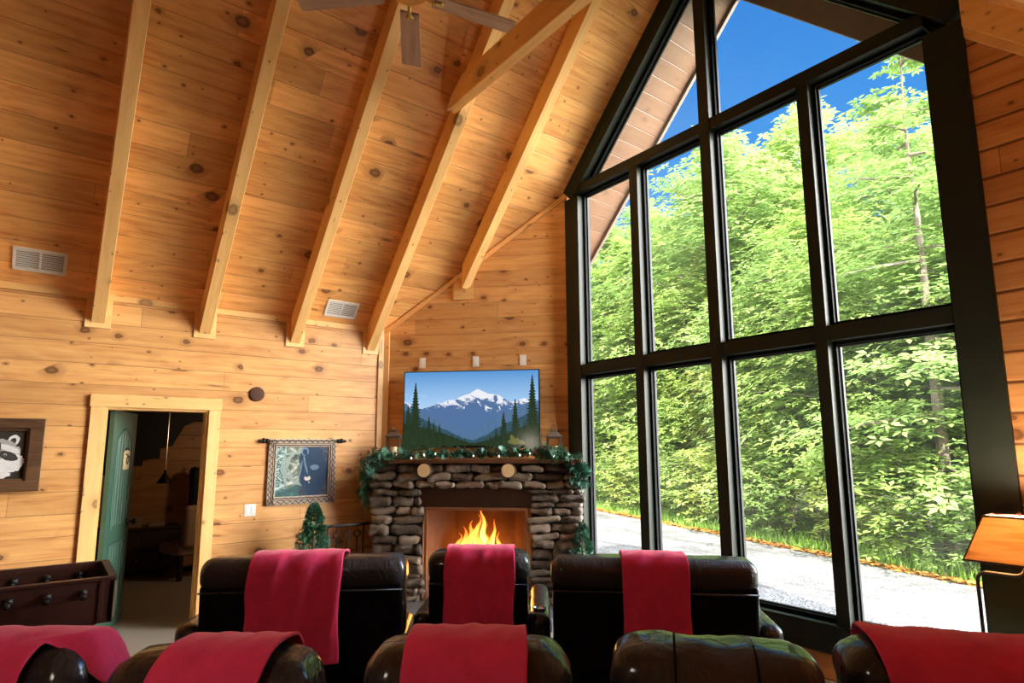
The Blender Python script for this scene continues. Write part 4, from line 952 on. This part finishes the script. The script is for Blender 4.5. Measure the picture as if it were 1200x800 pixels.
def blanket(seat, x0, x1, H, label, zb=.45, zf=.62, head=(.24, .20), shift=0., puff=.012, seed=0., flap=0., r=.075):
    """a throw over the head roll: from the front, over the top and down the back; x0..x1 at the top, shift moves the rear hem sideways"""
    hz = H - head[1] / 2; a = head[0] / 2 + .012 + puff * .85
    path = []
    for k in range(9): path.append((.02 + a + .012, zf + (hz - zf) * k / 9))
    for k in range(21):
        q = PI * k / 20; yy_, zz_ = sect(head, r, q, .012 + puff * .85); path.append((.02 + yy_, hz + zz_))
    nb = 22
    for k in range(1, nb + 1): path.append((.02 - a - .004 - .012 * (k / nb), hz - (hz - zb) * k / nb))
    path = [Vector((0, y, z)) for y, z in path]
    ln = [0.]
    for p, q in zip(path, path[1:]): ln.append(ln[-1] + (q - p).length)
    itop = 19; nx = 40; bm = B(); rows = []
    for i, p in enumerate(path):
        s = ln[i] - ln[itop]
        row = []
        tn = (path[min(i + 1, len(path) - 1)] - path[max(i - 1, 0)]).normalized(); nr = Vector((0, tn.z, -tn.y))
        for j in range(nx + 1):
            u = j / nx; x = x0 + (x1 - x0) * u + shift * max(0, s) / .5 + .010 * noise.noise(Vector((s * 5, seed, u * 1.5)))
            fall = max(0., min(1., s / .45))
            wv = noise.noise(Vector((x * 9 + s * 2.0, s * 2.5, seed))) * (.006 + .016 * fall) + .5 * noise.noise(Vector((x * 24 + s * 11, s * 13, seed))) * .013 + .008
            cr = .010 * math.sin(x * 34 + seed + s * 3) * fall
            sag = 0.
            xx = x; dz_ = 0.
            if flap and u > .8 and s < .06:      # the front part of the throw hangs past the end of the roll
                k = (u - .8) / .2; xx = x + flap * k; dz_ = -max(0., k - .78) * .85
            v = Vector((xx, p.y, p.z + dz_)) + nr * max(.001, wv + cr + .004)
            row.append(bm.verts.new(v))
        rows.append(row)
    for i in range(len(rows) - 1):
        for j in range(nx): bm.faces.new([rows[i][j], rows[i][j + 1], rows[i + 1][j + 1], rows[i + 1][j]])
    bm.normal_update()
    o = obj('blanket', bm, M_RED, None, True, seat.matrix_world.copy())
    tag(o, label, 'blanket', 'red fleece throws over the seat backs')
    md = o.modifiers.new('thickness', 'SOLIDIFY'); md.thickness = .012; md.offset = 1.
    sb = o.modifiers.new('smooth', 'SUBSURF'); sb.levels = sb.render_levels = 1
    return o
def nxt(): bpy.context.view_layer.update()
row1 = [
 (recliner(.68, 3.18, 12, 1.23, 1.03, 'wide black leather loveseat in the far row, left of the fireplace', (.15, 0), 'loveseat', 'loveseat', 2, r=.075), (-.315, .24), 'red throw over the left loveseat in the far row', .43),
 (recliner(1.72, 2.87, 5, .645, 1.03, 'single black leather recliner in front of the fireplace opening', (.10, .14), cup=1, r=.075), (-.215, .235), 'red throw over the single recliner before the fire', .40),
 (recliner(2.82, 2.93, 1, 1.235, 1.02, 'wide black leather loveseat in the far row beside the window', (0, .14), 'loveseat', 'loveseat', 2, r=.075), (-.19, .205), 'red throw over the right loveseat by the window', .40)]
nxt()
for i, (s_, (a, b), lb, zb) in enumerate(row1): blanket(s_, a, b, 1.03 if i < 2 else 1.02, lb, zb, seed=i * 5.1)
kw = dict(head=(.29, .235), r=.112, puff=.02, wr=.014)
row2 = [
 (recliner(.40, 4.92, 9, .66, 1.03, 'black leather recliner in the bottom left corner, near row', (.05, .05), **kw), (-.40, .21, -.02), 'red throw on the recliner in the bottom left corner', .19),
 (recliner(1.215, 4.90, 7, .66, 1.032, 'black leather recliner in front of the left loveseat, near row', (.05, .05), **kw), (-.13, .225, -.07), 'red throw on the near recliner before the left loveseat', 0),
 (recliner(2.03, 4.74, 6, .68, 1.042, 'black leather recliner at the bottom centre, near row', (.05, .05), **kw), (-.20, .205, 0.), 'red throw on the near recliner at bottom centre', 0),
 (recliner(2.85, 4.68, -6.5, .66, 1.048, 'bare black leather recliner without a throw, near row', (.05, .05), seams=(-.12, .13), **kw), None, None, 0),
 (recliner(3.70, 4.60, -11, .80, 1.037, 'black leather recliner in the bottom right corner, near row', (.05, .05), **kw), (-.33, .45, .10), 'dark red throw on the recliner in the bottom right corner', 0)]
nxt()
for i, (s_, xx, lb, fl) in enumerate(row2):
    if xx: blanket(s_, xx[0], xx[1], (1.03, 1.032, 1.042, 1.048, 1.037)[i], lb, .5, r=kw['r'], head=kw['head'], puff=kw['puff'], shift=xx[2], seed=20 + i * 3.3, flap=fl)

# ------------------------------------------------------------------ foosball table
M_MAH = pine('dark_mahogany', 0, light=(.050, .015, .010), dark=(.020, .006, .004), knots=0., rough=.38)
ft_ = tag(empty('foosball_table', mat=frame((1.46, -.29, 0), (0, 1, 0), (-1, 0, 0))), 'dark mahogany table football game at the left edge by the door', 'game table')
w, d = .70, .36                       # half length (along the wall) and half depth; local -y faces the camera
zt, zb = .875, .60
bm = B(); box(bm, (-w, -d, zb), (w, -d + .03, zt), bev=.004); box(bm, (-w, d - .03, zb), (w, d, zt), bev=.004); box(bm, (-w, -d, zb), (-w + .03, d, zt), bev=.004); box(bm, (w - .03, -d, zb), (w, d, zt), bev=.004); obj('cabinet', bm, M_MAH, ft_)
bm = B(); box(bm, (-w + .03, -d + .03, .70), (w - .03, d - .03, .715)); obj('playing_field', bm, plain('dark_green_field', (.012, .03, .016), .5), ft_)
bm = B()
for x in (-.68, -.06, .63): box(bm, (x - .012, -d - .010, zb + .02), (x + .012, -d, zt - .02), bev=.003)
box(bm, (-w, -d - .012, zt - .012), (w + .008, -d + .034, zt + .010), bev=.004); box(bm, (-w, d - .034, zt - .012), (w + .008, d + .012, zt + .010), bev=.004); box(bm, (w - .034, -d, zt - .012), (w + .012, d, zt + .010), bev=.004)
obj('rail_trim', bm, M_MAH, ft_)
bm = B()
for y in (-d + .0, d - .0): box(bm, (w - .004, y - .018, zb + .03), (w + .010, y + .018, zt - .02), bev=.002)
obj('corner_trim', bm, plain('worn_corner_edge', (.16, .10, .06), .45, var=.3), ft_, label='pale worn corner strips')
for x in (-.55, -.37, -.19, -.01, .17, .35, .53):
    bm = B(); tube(bm, [(0, -d - .09, 0), (0, d + .06, 0)], .008, 8); rd = obj('rod', bm, M_CHROME, ft_, True, T(x, 0, .80))
    bm = B()
    for yy in (-d - .012, d - .034):
        for a, b in ((-.02, -.014), (.02, -.014), (-.02, .014), (.02, .014)): lathe(bm, [(.006, 0), (.006, .005)], 8, mat=T(x + a, yy, .80 + b) @ RX(90))
        lathe(bm, [(.026, 0), (.026, .010)], 14, mat=T(x, yy, .80) @ RX(90))
    obj('rod_bearing', bm, M_CHROME if False else M_IRON, ft_, True)
    bm = B(); lathe(bm, [(.014, 0), (.018, .01), (.014, .05), (.019, .09), (.012, .10)], 14, mat=T(0, -d - .06, 0) @ RX(90)); obj('rod_handle', bm, M_IRON, rd, True)
    for yy in (-.18, 0., .18):
        bm = B(); rbox(bm, (.024, .02, .085), .009, (1, 1, 2), mat=T(0, yy, -.025)); rbox(bm, (.024, .024, .024), .011, (1, 1, 1), mat=T(0, yy, .03)); obj('player_figure', bm, M_BLACKW, rd, True)
M_LIT = plain('leg_edge_highlight', (.55, .42, .25), .5)  # pale colour painting the lit edge of each leg
for sx in (-1, 1):
    for sy in (-1, 1):
        bm = B(); box(bm, (-.07, -.06, 0), (.07, .06, zb), bev=.006); lg = obj('leg', bm, M_MAH, ft_, mat=T(sx * (w - .16), sy * (d - .08), 0))
        bm = B(); box(bm, (.07, -.062, .02), (.076, -.05, zb - .01)); obj('edge_highlight', bm, M_LIT, lg)

# ------------------------------------------------------------------ floor lamp by the window
fl = tag(empty('floor_lamp', (5.41, 4.22, 0)), 'floor lamp with a tan mica shade in front of the right window jamb', 'lamp')
M_POLE = plain('brushed_bronze_pole', (.10, .085, .075), .3, metal=.9, var=.1)
bm = B(); lathe(bm, [(.14, 0), (.14, .012), (.12, .022), (.02, .03)], 32); obj('base', bm, M_POLE, fl, True)
bm = B(); tube(bm, [(0, 0, .02), (0, 0, .95)] + [(.05 - .05 * math.cos(k * PI / 12), 0, .95 + .05 * math.sin(k * PI / 12)) for k in range(1, 7)] + [(.15, 0, 1.0)] + [(.17 + .05 * math.sin(k * PI / 12), 0, 1.05 - .05 * math.cos(k * PI / 12)) for k in range(0, 7)] + [(.22, 0, 1.16)], .0095, 10); obj('pole', bm, M_POLE, fl, True)
def mica():
    t = NT('tan_mica_shade'); x, y, z = t.sep(t.coord())
    n = t.noise(t.comb(t.math('MULTIPLY', x, 3.), t.math('MULTIPLY', y, 3.), t.math('MULTIPLY', z, 22.)), 1.6, 4, .55, .8)
    c = t.ramp(n, [(.3, (.58, .34, .14)), (.55, (.74, .48, .23)), (.75, (.80, .56, .29))])
    df = t.n('ShaderNodeBsdfDiffuse', ins={0: c}).outputs[0]; tr = t.n('ShaderNodeBsdfTranslucent', ins={0: c}).outputs[0]
    t.surf(t.n('ShaderNodeMixShader', ins={0: .34, 1: df, 2: tr}).outputs[0]); return t.m
bm = B(); h0, h1, a, b = 1.075, 1.315, .235, .14
for (ax, ay), (bx, by) in (((-1, -1), (1, -1)), ((1, -1), (1, 1)), ((1, 1), (-1, 1)), ((-1, 1), (-1, -1))):
    add(bm, [(ax * a, ay * a * .62, h0), (bx * a, by * a * .62, h0), (bx * b, by * b * .62, h1), (ax * b, ay * b * .62, h1)], [(0, 1, 2, 3)])
bmesh.ops.remove_doubles(bm, verts=bm.verts, dist=1e-5); ls = obj('lamp_shade', bm, mica(), fl, mat=T(.22, 0, 0)); ls.modifiers.new('thickness', 'SOLIDIFY').thickness = .003
bm = B()
for r_, z in ((a, h0), (b, h1)):
    cs = [(-r_, -r_ * .62, z), (r_, -r_ * .62, z), (r_, r_ * .62, z), (-r_, r_ * .62, z)]
    for p, q in zip(cs, cs[1:] + cs[:1]): tube(bm, [p, q], .006, 6)
for sx, sy in ((-1, -1), (1, -1), (1, 1), (-1, 1)): tube(bm, [(sx * a, sy * a * .62, h0), (sx * b, sy * b * .62, h1)], .004, 6)
tube(bm, [(-b, 0, h1 - .01), (b, 0, h1 - .01)], .003, 6); lathe(bm, [(.004, h1 - .01), (.012, h1 + .008), (.008, h1 + .02), (.003, h1 + .03)], 12)
obj('shade_wire', bm, plain('dark_red_edge', (.10, .03, .02), .5), fl, True, T(.22, 0, 0))
bm = B(); lathe(bm, [(.012, 1.15), (.03, 1.18), (.032, 1.22), (.012, 1.255)], 16); obj('light_bulb', bm, emission('warm_lamp_bulb', (1., .72, .40), 6.), fl, True, T(.22, 0, 0))

# ------------------------------------------------------------------ ceiling fan
FH = Vector((3.56, 1.535, 4.53))
fan = tag(empty('ceiling_fan', FH), 'ceiling fan with weathered wood blades hanging from the ridge', 'ceiling fan')
M_BLADE = pine('weathered_grey_brown_blade', 0, light=(.60, .44, .35), dark=(.32, .21, .16), knots=0.)
M_GOLD = plain('antique_brass', (.55, .37, .12), .32, metal=.9, var=.2)
bm = B(); tube(bm, [(0, 0, .1), (0, 0, roof(3.56) - FH.z - .20)], .016, 10); lathe(bm, [(.09, roof(3.56) - FH.z - .26), (.08, roof(3.56) - FH.z - .33), (.02, roof(3.56) - FH.z - .36)][::-1], 20); obj('downrod', bm, M_GOLD, fan, True)
bm = B(); lathe(bm, [(.03, -.05), (.09, -.045), (.125, -.02), (.135, .03), (.13, .09), (.08, .14), (.03, .16)], 28); obj('motor', bm, M_GOLD, fan, True)
M_GLOBE = plain('frosted_lamp_globe', (.75, .70, .60), .3, var=.03)
bm = B(); lathe(bm, [(.004, -.075), (.03, -.072), (.045, -.06), (.05, -.045)], 20); obj('hub_cap', bm, M_GOLD, fan, True)
for k in range(5):
    az = 150.5 + 72 * k + 5 * (k == 1)
    bm = B(); r0, r1 = .17, .715
    lp = [(r0, -.062), (r1 - .012, -.073), (r1, -.064), (r1, .064), (r1 - .012, .073), (r0, .062)]
    prism(bm, lp, -.006, .006, mat=RX(9)); bmesh.ops.recalc_face_normals(bm, faces=bm.faces)
    bl = obj('blade', bm, M_BLADE, fan, mat=RZ(az) @ T(0, 0, -.03))
    bm = B(); tube(bm, [(.10, 0, .01), (.16, 0, -.012), (.21, 0, -.014)], .012, 8); lathe(bm, [(.004, -.022), (.016, -.02), (.026, -.014), (.026, -.006)], 16, mat=T(.205, 0, 0))
    obj('blade_bracket', bm, M_GOLD, bl, True)

# an added globe lamp, out of view beside the camera, brightening the near seats
bl_ = tag(empty('fill_lamp', (5.25, -.72, 0)), 'added globe floor lamp, unseen beside the camera, lighting the near row', 'lamp')
bm = B(); lathe(bm, [(.15, 0), (.15, .015), (.03, .03)], 28); obj('base', bm, M_POLE, bl_, True)
bm = B(); tube(bm, [(0, 0, .02), (0, 0, 1.62)], .012, 10); obj('pole', bm, M_POLE, bl_, True)
bm = B(); lathe(bm, [(.04, 1.60), (.12, 1.64), (.17, 1.73), (.175, 1.78), (.15, 1.88), (.07, 1.94), (.01, 1.955)], 28); obj('fill_globe', bm, emission('warm_fill_globe', (1., .86, .70), 14.), bl_, True)

SUN_S, SKY_FILL_S, LAMP_W, FAN_W, FIRE_W, SOUTH_FILL_S, EXPO = 15., 54., 80., 0., 6., 9., .25
# ================================================================== OUTSIDE
def ground():
    t = NT('forest_ground'); v = t.coord(); n = t.noise(v, .6, 5); n2 = t.noise(v, 6., 4)
    c = t.mix(n, (.05, .09, .02), (.12, .15, .05)); c = t.mix(t.math('MULTIPLY', n2, .4), c, (.12, .08, .04)); t.principled(Base_Color=c, Roughness=1., Specular_IOR_Level=.1); return t.m
ED = Vector((.956, -.294, 0)); EN = Vector((.294, .956, 0)); E0 = Vector((-8.97, 15.5, 0))     # far edge of the driveway
def ep(t, n, z=GZ): return E0 + ED * t + EN * n + Vector((0, 0, z))
bm = B(); add(bm, [(-60, -40, GZ - .03), (60, -40, GZ - .03), (60, 80, GZ - .03), (-60, 80, GZ - .03)], [(0, 1, 2, 3)]); tag(obj('ground', bm, ground()), kind='structure')
def gravel():
    t = NT('pale_gravel'); v = t.coord(); x, y, z = t.sep(v)
    a = t.n('ShaderNodeTexVoronoi', ins={'Vector': v, 'Scale': 26.}); b = t.noise(v, 1.1, 4, .6, .4); s_ = t.noise(t.comb(t.math('MULTIPLY', x, .35), t.math('MULTIPLY', y, 2.6)), 1., 4, .6)
    c = t.mix(t.sep(a.outputs['Color'])[0], (.10, .099, .097), (.23, .228, .224)); c = t.mix(t.sstep(b, .48, .66, 0, .55), c, (.06, .058, .057)); c = t.mix(t.sstep(s_, .52, .66, 0, .6), c, (.05, .049, .048))
    t.principled(Base_Color=c, Roughness=.9, Normal=t.bump(t.math('ADD', a.outputs['Distance'], b), .6, .03)); return t.m
bm = B(); q = [ep(-30, 0), ep(30, 0), ep(30, -11, GZ + .0), ep(-30, -11, GZ + .0)]; add(bm, [p + Vector((0, 0, .004)) for p in q], [(3, 2, 1, 0)]); tag(obj('road_gravel_driveway', bm, gravel()), kind='structure')
# litter line and verge at the driveway's far edge
M_LIT2 = leafmat('orange_leaf_litter', (.40, .13, .02), (.62, .30, .08), .1)
bm = B()
for k in range(5200):
    p = ep(R.uniform(-12, 18), R.gauss(.10, .07), GZ + R.uniform(.005, .06)); w = R.uniform(0, 6.3); s_ = R.uniform(.03, .06); a = Vector((math.cos(w), math.sin(w), R.uniform(-.4, .4))) * s_; b = Vector((-math.sin(w), math.cos(w), R.uniform(-.4, .4))) * s_ * .6
    add(bm, [p - a, p + b, p + a, p - b], [(0, 1, 2, 3)])
tag(obj('fallen_leaves', bm, M_LIT2), 'orange fallen leaves along the far edge of the driveway', 'leaves', kind='stuff')
M_GRASS = leafmat('bright_grass', (.13, .28, .03), (.30, .46, .07), .4)
bm = B()
for k in range(9000):
    p = ep(R.uniform(-12, 18), .22 + abs(R.gauss(0, .7)), GZ - .01); h = R.uniform(.08, .26); w = R.uniform(0, 6.3); a = Vector((math.cos(w), math.sin(w), 0)) * .018; l = Vector((R.gauss(0, .05), R.gauss(0, .05), h))
    add(bm, [p - a, p + a, p + l], [(0, 1, 2)])
tag(obj('grass', bm, M_GRASS), 'bright green grass verge beyond the driveway', 'grass', kind='stuff')

M_BRK = plain('grey_bark', (.16, .13, .10), .9, var=.4, scale=12, bump=.5)
LV = [leafmat('leaf_bright', (.225, .35, .075), (.37, .49, .14), .5), leafmat('leaf_mid', (.18, .30, .075), (.31, .43, .135), .5), leafmat('leaf_yellow', (.31, .40, .085), (.45, .51, .15), .5)]
def spray(bm, p, d, ls, n=5, droop=.35):
    """a star of pointed leaves at a twig end"""
    d = Vector(d).normalized(); a = d.orthogonal().normalized(); b = d.cross(a); w0 = R.uniform(0, 6.28)
    for k in range(n):
        w = w0 + 2 * PI * k / n + R.uniform(-.3, .3)
        o = (d * R.uniform(.0, .5) + a * math.cos(w) + b * math.sin(w) + Vector((0, 0, -droop * R.random()))).normalized(); s_ = o.cross(d + Vector((.01, .02, 0))).normalized()
        l = ls * R.uniform(.7, 1.25); q = p + o * l * .12
        add(bm, [q, q + o * l * .45 + s_ * l * .24, q + o * l + Vector((0, 0, -l * .12)), q + o * l * .45 - s_ * l * .24], [(0, 1, 2, 3)])
def tree_tpl(h, rad, z0, nspray, ls, seed, leaf, shape='round', name='tree'):
    R.seed(seed); root = empty(name)
    bm = B(); pts = [Vector((noise.noise(Vector((k * .4, seed, 0))) * .25 * k / 6, noise.noise(Vector((k * .4, seed, 4))) * .25 * k / 6, h * .96 * k / 8)) for k in range(9)]
    tube(bm, pts, [max(.012, .012 * h * (1 - k / 8.3)) for k in range(9)], 8)
    bl = B(); nb = 26
    tips = []
    for i in range(nb):
        u = (i + R.random()) / nb; z = z0 + (h - z0) * u * .97
        f = min(7.99, z / (h * .96) * 8); base = pts[int(f)].lerp(pts[int(f) + 1], f - int(f))
        w = i * 2.4 + R.uniform(-.4, .4)
        prof = (math.sin(PI * min(1, .12 + .88 * u) ** .8) ** .7 if shape == 'round' else (1 - u) ** .75 + .06)
        ln = rad * prof * R.uniform(.8, 1.12); rise = R.uniform(.15, .55) if shape == 'round' else R.uniform(-.12, .10)
        d = Vector((math.cos(w), math.sin(w), rise)); br = []
        for k in range(5):
            q = base + d * ln * k / 4 + Vector((0, 0, -.12 * ln * (k / 4) ** 2)) + Vector((noise.noise(Vector((i, k * .5, seed))), noise.noise(Vector((i, k * .5, seed + 9))), 0)) * .12 * k
            br.append(q)
        tube(bm, br, [max(.006, .004 * h * (1 - k / 5)) for k in range(5)], 5); tips.append((br, ln, d))
    tot = sum(t_[1] for t_ in tips)
    for br, ln, d in tips:
        for k in range(int(nspray * ln / tot)):
            u = R.random() ** .6 * 3.999; q = br[int(u)].lerp(br[int(u) + 1], u - int(u))
            sp = .16 * ln + .16
            q = q + Vector((R.gauss(0, sp), R.gauss(0, sp), R.gauss(.05, sp * (.75 if shape == 'round' else .28))))
            spray(bl, q, (q - Vector((0, 0, q.z * .8))) * .25 + Vector((0, 0, 1)), ls)
    obj('trunk', bm, M_BRK, root); obj('foliage', bl, leaf, root)
    return root
def inst(tpl, loc, rz, sc, name, label, cat, group):
    o = dup(tpl); o.name = name; o.location = loc; o.rotation_euler = (0, 0, rz); o.scale = (sc, sc, sc)
    return tag(o, label, cat, group)
TP = [tree_tpl(9.5, 2.6, .9, 4200, .20, 1, LV[0]), tree_tpl(11, 2.8, 1.4, 4400, .20, 2, LV[1]), tree_tpl(8.0, 2.4, .6, 3600, .19, 3, LV[2]), tree_tpl(10, 2.4, 1.0, 4000, .19, 4, LV[0])]
HM = tree_tpl(9.5, 2.3, .8, 2600, .15, 7, LV[1], 'cone')
SH = [tree_tpl(2.6, 1.25, .15, 520, .19, 11, LV[0], name='shrub'), tree_tpl(2.1, 1.2, .12, 430, .17, 12, LV[1], name='shrub'), tree_tpl(2.9, 1.3, .2, 520, .20, 13, LV[2], name='shrub')]
R.seed(77)
ORD = 'first second third fourth fifth sixth seventh eighth ninth tenth eleventh twelfth thirteenth fourteenth fifteenth sixteenth seventeenth eighteenth nineteenth twentieth'.split()
KIND = ['bright green leafy tree', 'mid green leafy tree', 'yellow green leafy tree', 'fresh green leafy tree']
rows = [('front row of trees', 2.8, -5.5, 13.4, 9, (.78, .92)), ('second row of trees', 5.8, -8.0, 12.4, 10, (1.08, 1.22)), ('back row of trees', 9.5, -12, 12.4, 12, (1.38, 1.58))]
for nm, n0, t0, t1, k_, sc in rows:
    for k in range(k_):
        t_ = t0 + (t1 - t0) * k / (k_ - 1) + R.uniform(-.4, .4); ti = (k * 3 + int(n0)) % 4
        hf = (1.14 if n0 > 5 else 1.) if t_ < 3.0 else (.86 if n0 > 3 else .95) if t_ < 9.0 else .82
        inst(TP[ti], ep(t_, n0 + R.uniform(-.6, .6)), R.uniform(0, 6.28), R.uniform(*sc) * hf, 'tree', f'{KIND[ti]}, {ORD[k]} from left in the {nm} beyond the driveway', 'tree', 'trees beyond the driveway')
for k in range(15):
    t_ = -6.5 + 20.0 * k / 14 + R.uniform(-.3, .3); si = k % 3
    inst(SH[si], ep(t_, 1.15 + R.uniform(-.25, .25)), R.uniform(0, 6.28), R.uniform(.72, 1.0), 'shrub', f'leafy shrub on the grass verge, {ORD[k]} from the left', 'shrub', 'shrubs along the driveway verge')
inst(HM, ep(11.2, 1.9), .6, 1.22, 'hemlock_tree', 'tall feathery tree at the far right of the window', 'tree', 'trees beyond the driveway')
for o in TP + SH + [HM]:
    for ch in list(o.children): bpy.data.objects.remove(ch)
    bpy.data.objects.remove(o)

# ================================================================== LIGHT
w = bpy.data.worlds.new('sky'); bpy.context.scene.world = w; w.use_nodes = True
nt = NT.__new__(NT); nt.t = w.node_tree; nt.t.nodes.clear(); nt.out = nt.t.nodes.new('ShaderNodeOutputWorld')
dv = nt.n('ShaderNodeVectorMath', operation='NORMALIZE', ins={0: nt.coord('Generated')}).outputs[0]
x, y, z = nt.sep(dv)
sky = nt.ramp(z, [(0., (.42, .62, .88)), (.12, (.22, .50, .86)), (.45, (.055, .28, .74)), (.75, (.03, .17, .58)), (1., (.03, .16, .52))])
SUN = Vector((.58, -.46, .67)).normalized()
HAZE = Vector((.80, .56, .15)).normalized()      # unseen bright sector added to the eastern sky to light the room
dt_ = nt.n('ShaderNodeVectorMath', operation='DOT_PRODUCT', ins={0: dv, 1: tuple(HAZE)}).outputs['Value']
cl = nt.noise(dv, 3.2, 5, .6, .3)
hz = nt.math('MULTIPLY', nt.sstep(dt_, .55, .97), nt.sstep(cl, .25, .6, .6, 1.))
st = nt.math('MULTIPLY_ADD', hz, SKY_FILL_S, 1.)
ds = nt.n('ShaderNodeVectorMath', operation='DOT_PRODUCT', ins={0: dv, 1: tuple(Vector((.1, -.85, .5)).normalized())}).outputs['Value']
h2 = nt.math('MULTIPLY', nt.sstep(ds, .25, .8), nt.sstep(cl, .25, .6, .6, 1.))      # second glow added to the unseen southern sky, lighting the tree fronts
col = nt.mix(nt.math('MAXIMUM', hz, h2), sky, (1., .93, .82)); st = nt.math('MULTIPLY_ADD', h2, SOUTH_FILL_S, st)
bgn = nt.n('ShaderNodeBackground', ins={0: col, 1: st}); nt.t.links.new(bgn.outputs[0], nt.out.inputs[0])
def light(name, typ, loc, energy, col, **kw):
    l = bpy.data.lights.new(name, typ); l.energy = energy; l.color = col
    for k, v in kw.items(): setattr(l, k, v)
    o = bpy.data.objects.new(name, l); C.objects.link(o); o.location = loc; return o
sun = light('sun', 'SUN', (0, 0, 20), SUN_S, (1., .95, .86), angle=D2R(.6)); sun.rotation_euler = SUN.to_track_quat('Z', 'Y').to_euler()
light('floor_lamp_light', 'POINT', (5.63, 4.22, 1.26), LAMP_W, (1., .84, .62), shadow_soft_size=.04)
if FAN_W: light('fan_light', 'POINT', FH + Vector((0, 0, -.30)), FAN_W, (1., .80, .55), shadow_soft_size=.12)
light('back_room_fill', 'POINT', (-1.5, 2.45, 1.9), 15., (1., .70, .42), shadow_soft_size=.1)  # unseen fill added to brighten the back room's wall and floor
p = FB @ Vector((1.235, -.33, .62)); light('fire_light', 'POINT', p, FIRE_W, (1., .42, .12), shadow_soft_size=.12)

# ================================================================== CAMERA (from the photograph's vanishing points)
f_, cy_ = 699.46, 422.876
yaw, pit, rol = D2R(52.5002), D2R(8.2392), D2R(-.2161)
fw = Vector((-math.sin(yaw) * math.cos(pit), math.cos(yaw) * math.cos(pit), math.sin(pit))); rt = Vector((math.cos(yaw), math.sin(yaw), 0)); up = rt.cross(fw)
c, s_ = math.cos(rol), math.sin(rol); rt, up = rt * c + up * s_, up * c - rt * s_
cam = bpy.data.cameras.new('camera'); co = bpy.data.objects.new('camera', cam); C.objects.link(co)
cam.sensor_width = 36; cam.lens = f_ / 1200 * 36; cam.shift_y = (cy_ - 400) / 1200; cam.clip_start = .05; cam.clip_end = 300
m = Matrix.Identity(4)
for i in range(3): m[i][0], m[i][1], m[i][2] = rt[i], up[i], -fw[i]
m.translation = Vector((6.60, 0, 1.70)); co.matrix_world = m
sc = bpy.context.scene; sc.camera = co
sc.view_settings.view_transform = 'Standard'; sc.view_settings.look = 'None'; sc.view_settings.gamma = 1; sc.view_settings.use_curve_mapping = False
sc.view_settings.exposure = EXPO
cyc = sc.cycles; cyc.use_denoising = True; cyc.max_bounces = 10; cyc.diffuse_bounces = 6; cyc.transparent_max_bounces = 16; cyc.sample_clamp_indirect = 8.; cyc.caustics_reflective = False; cyc.caustics_refractive = False
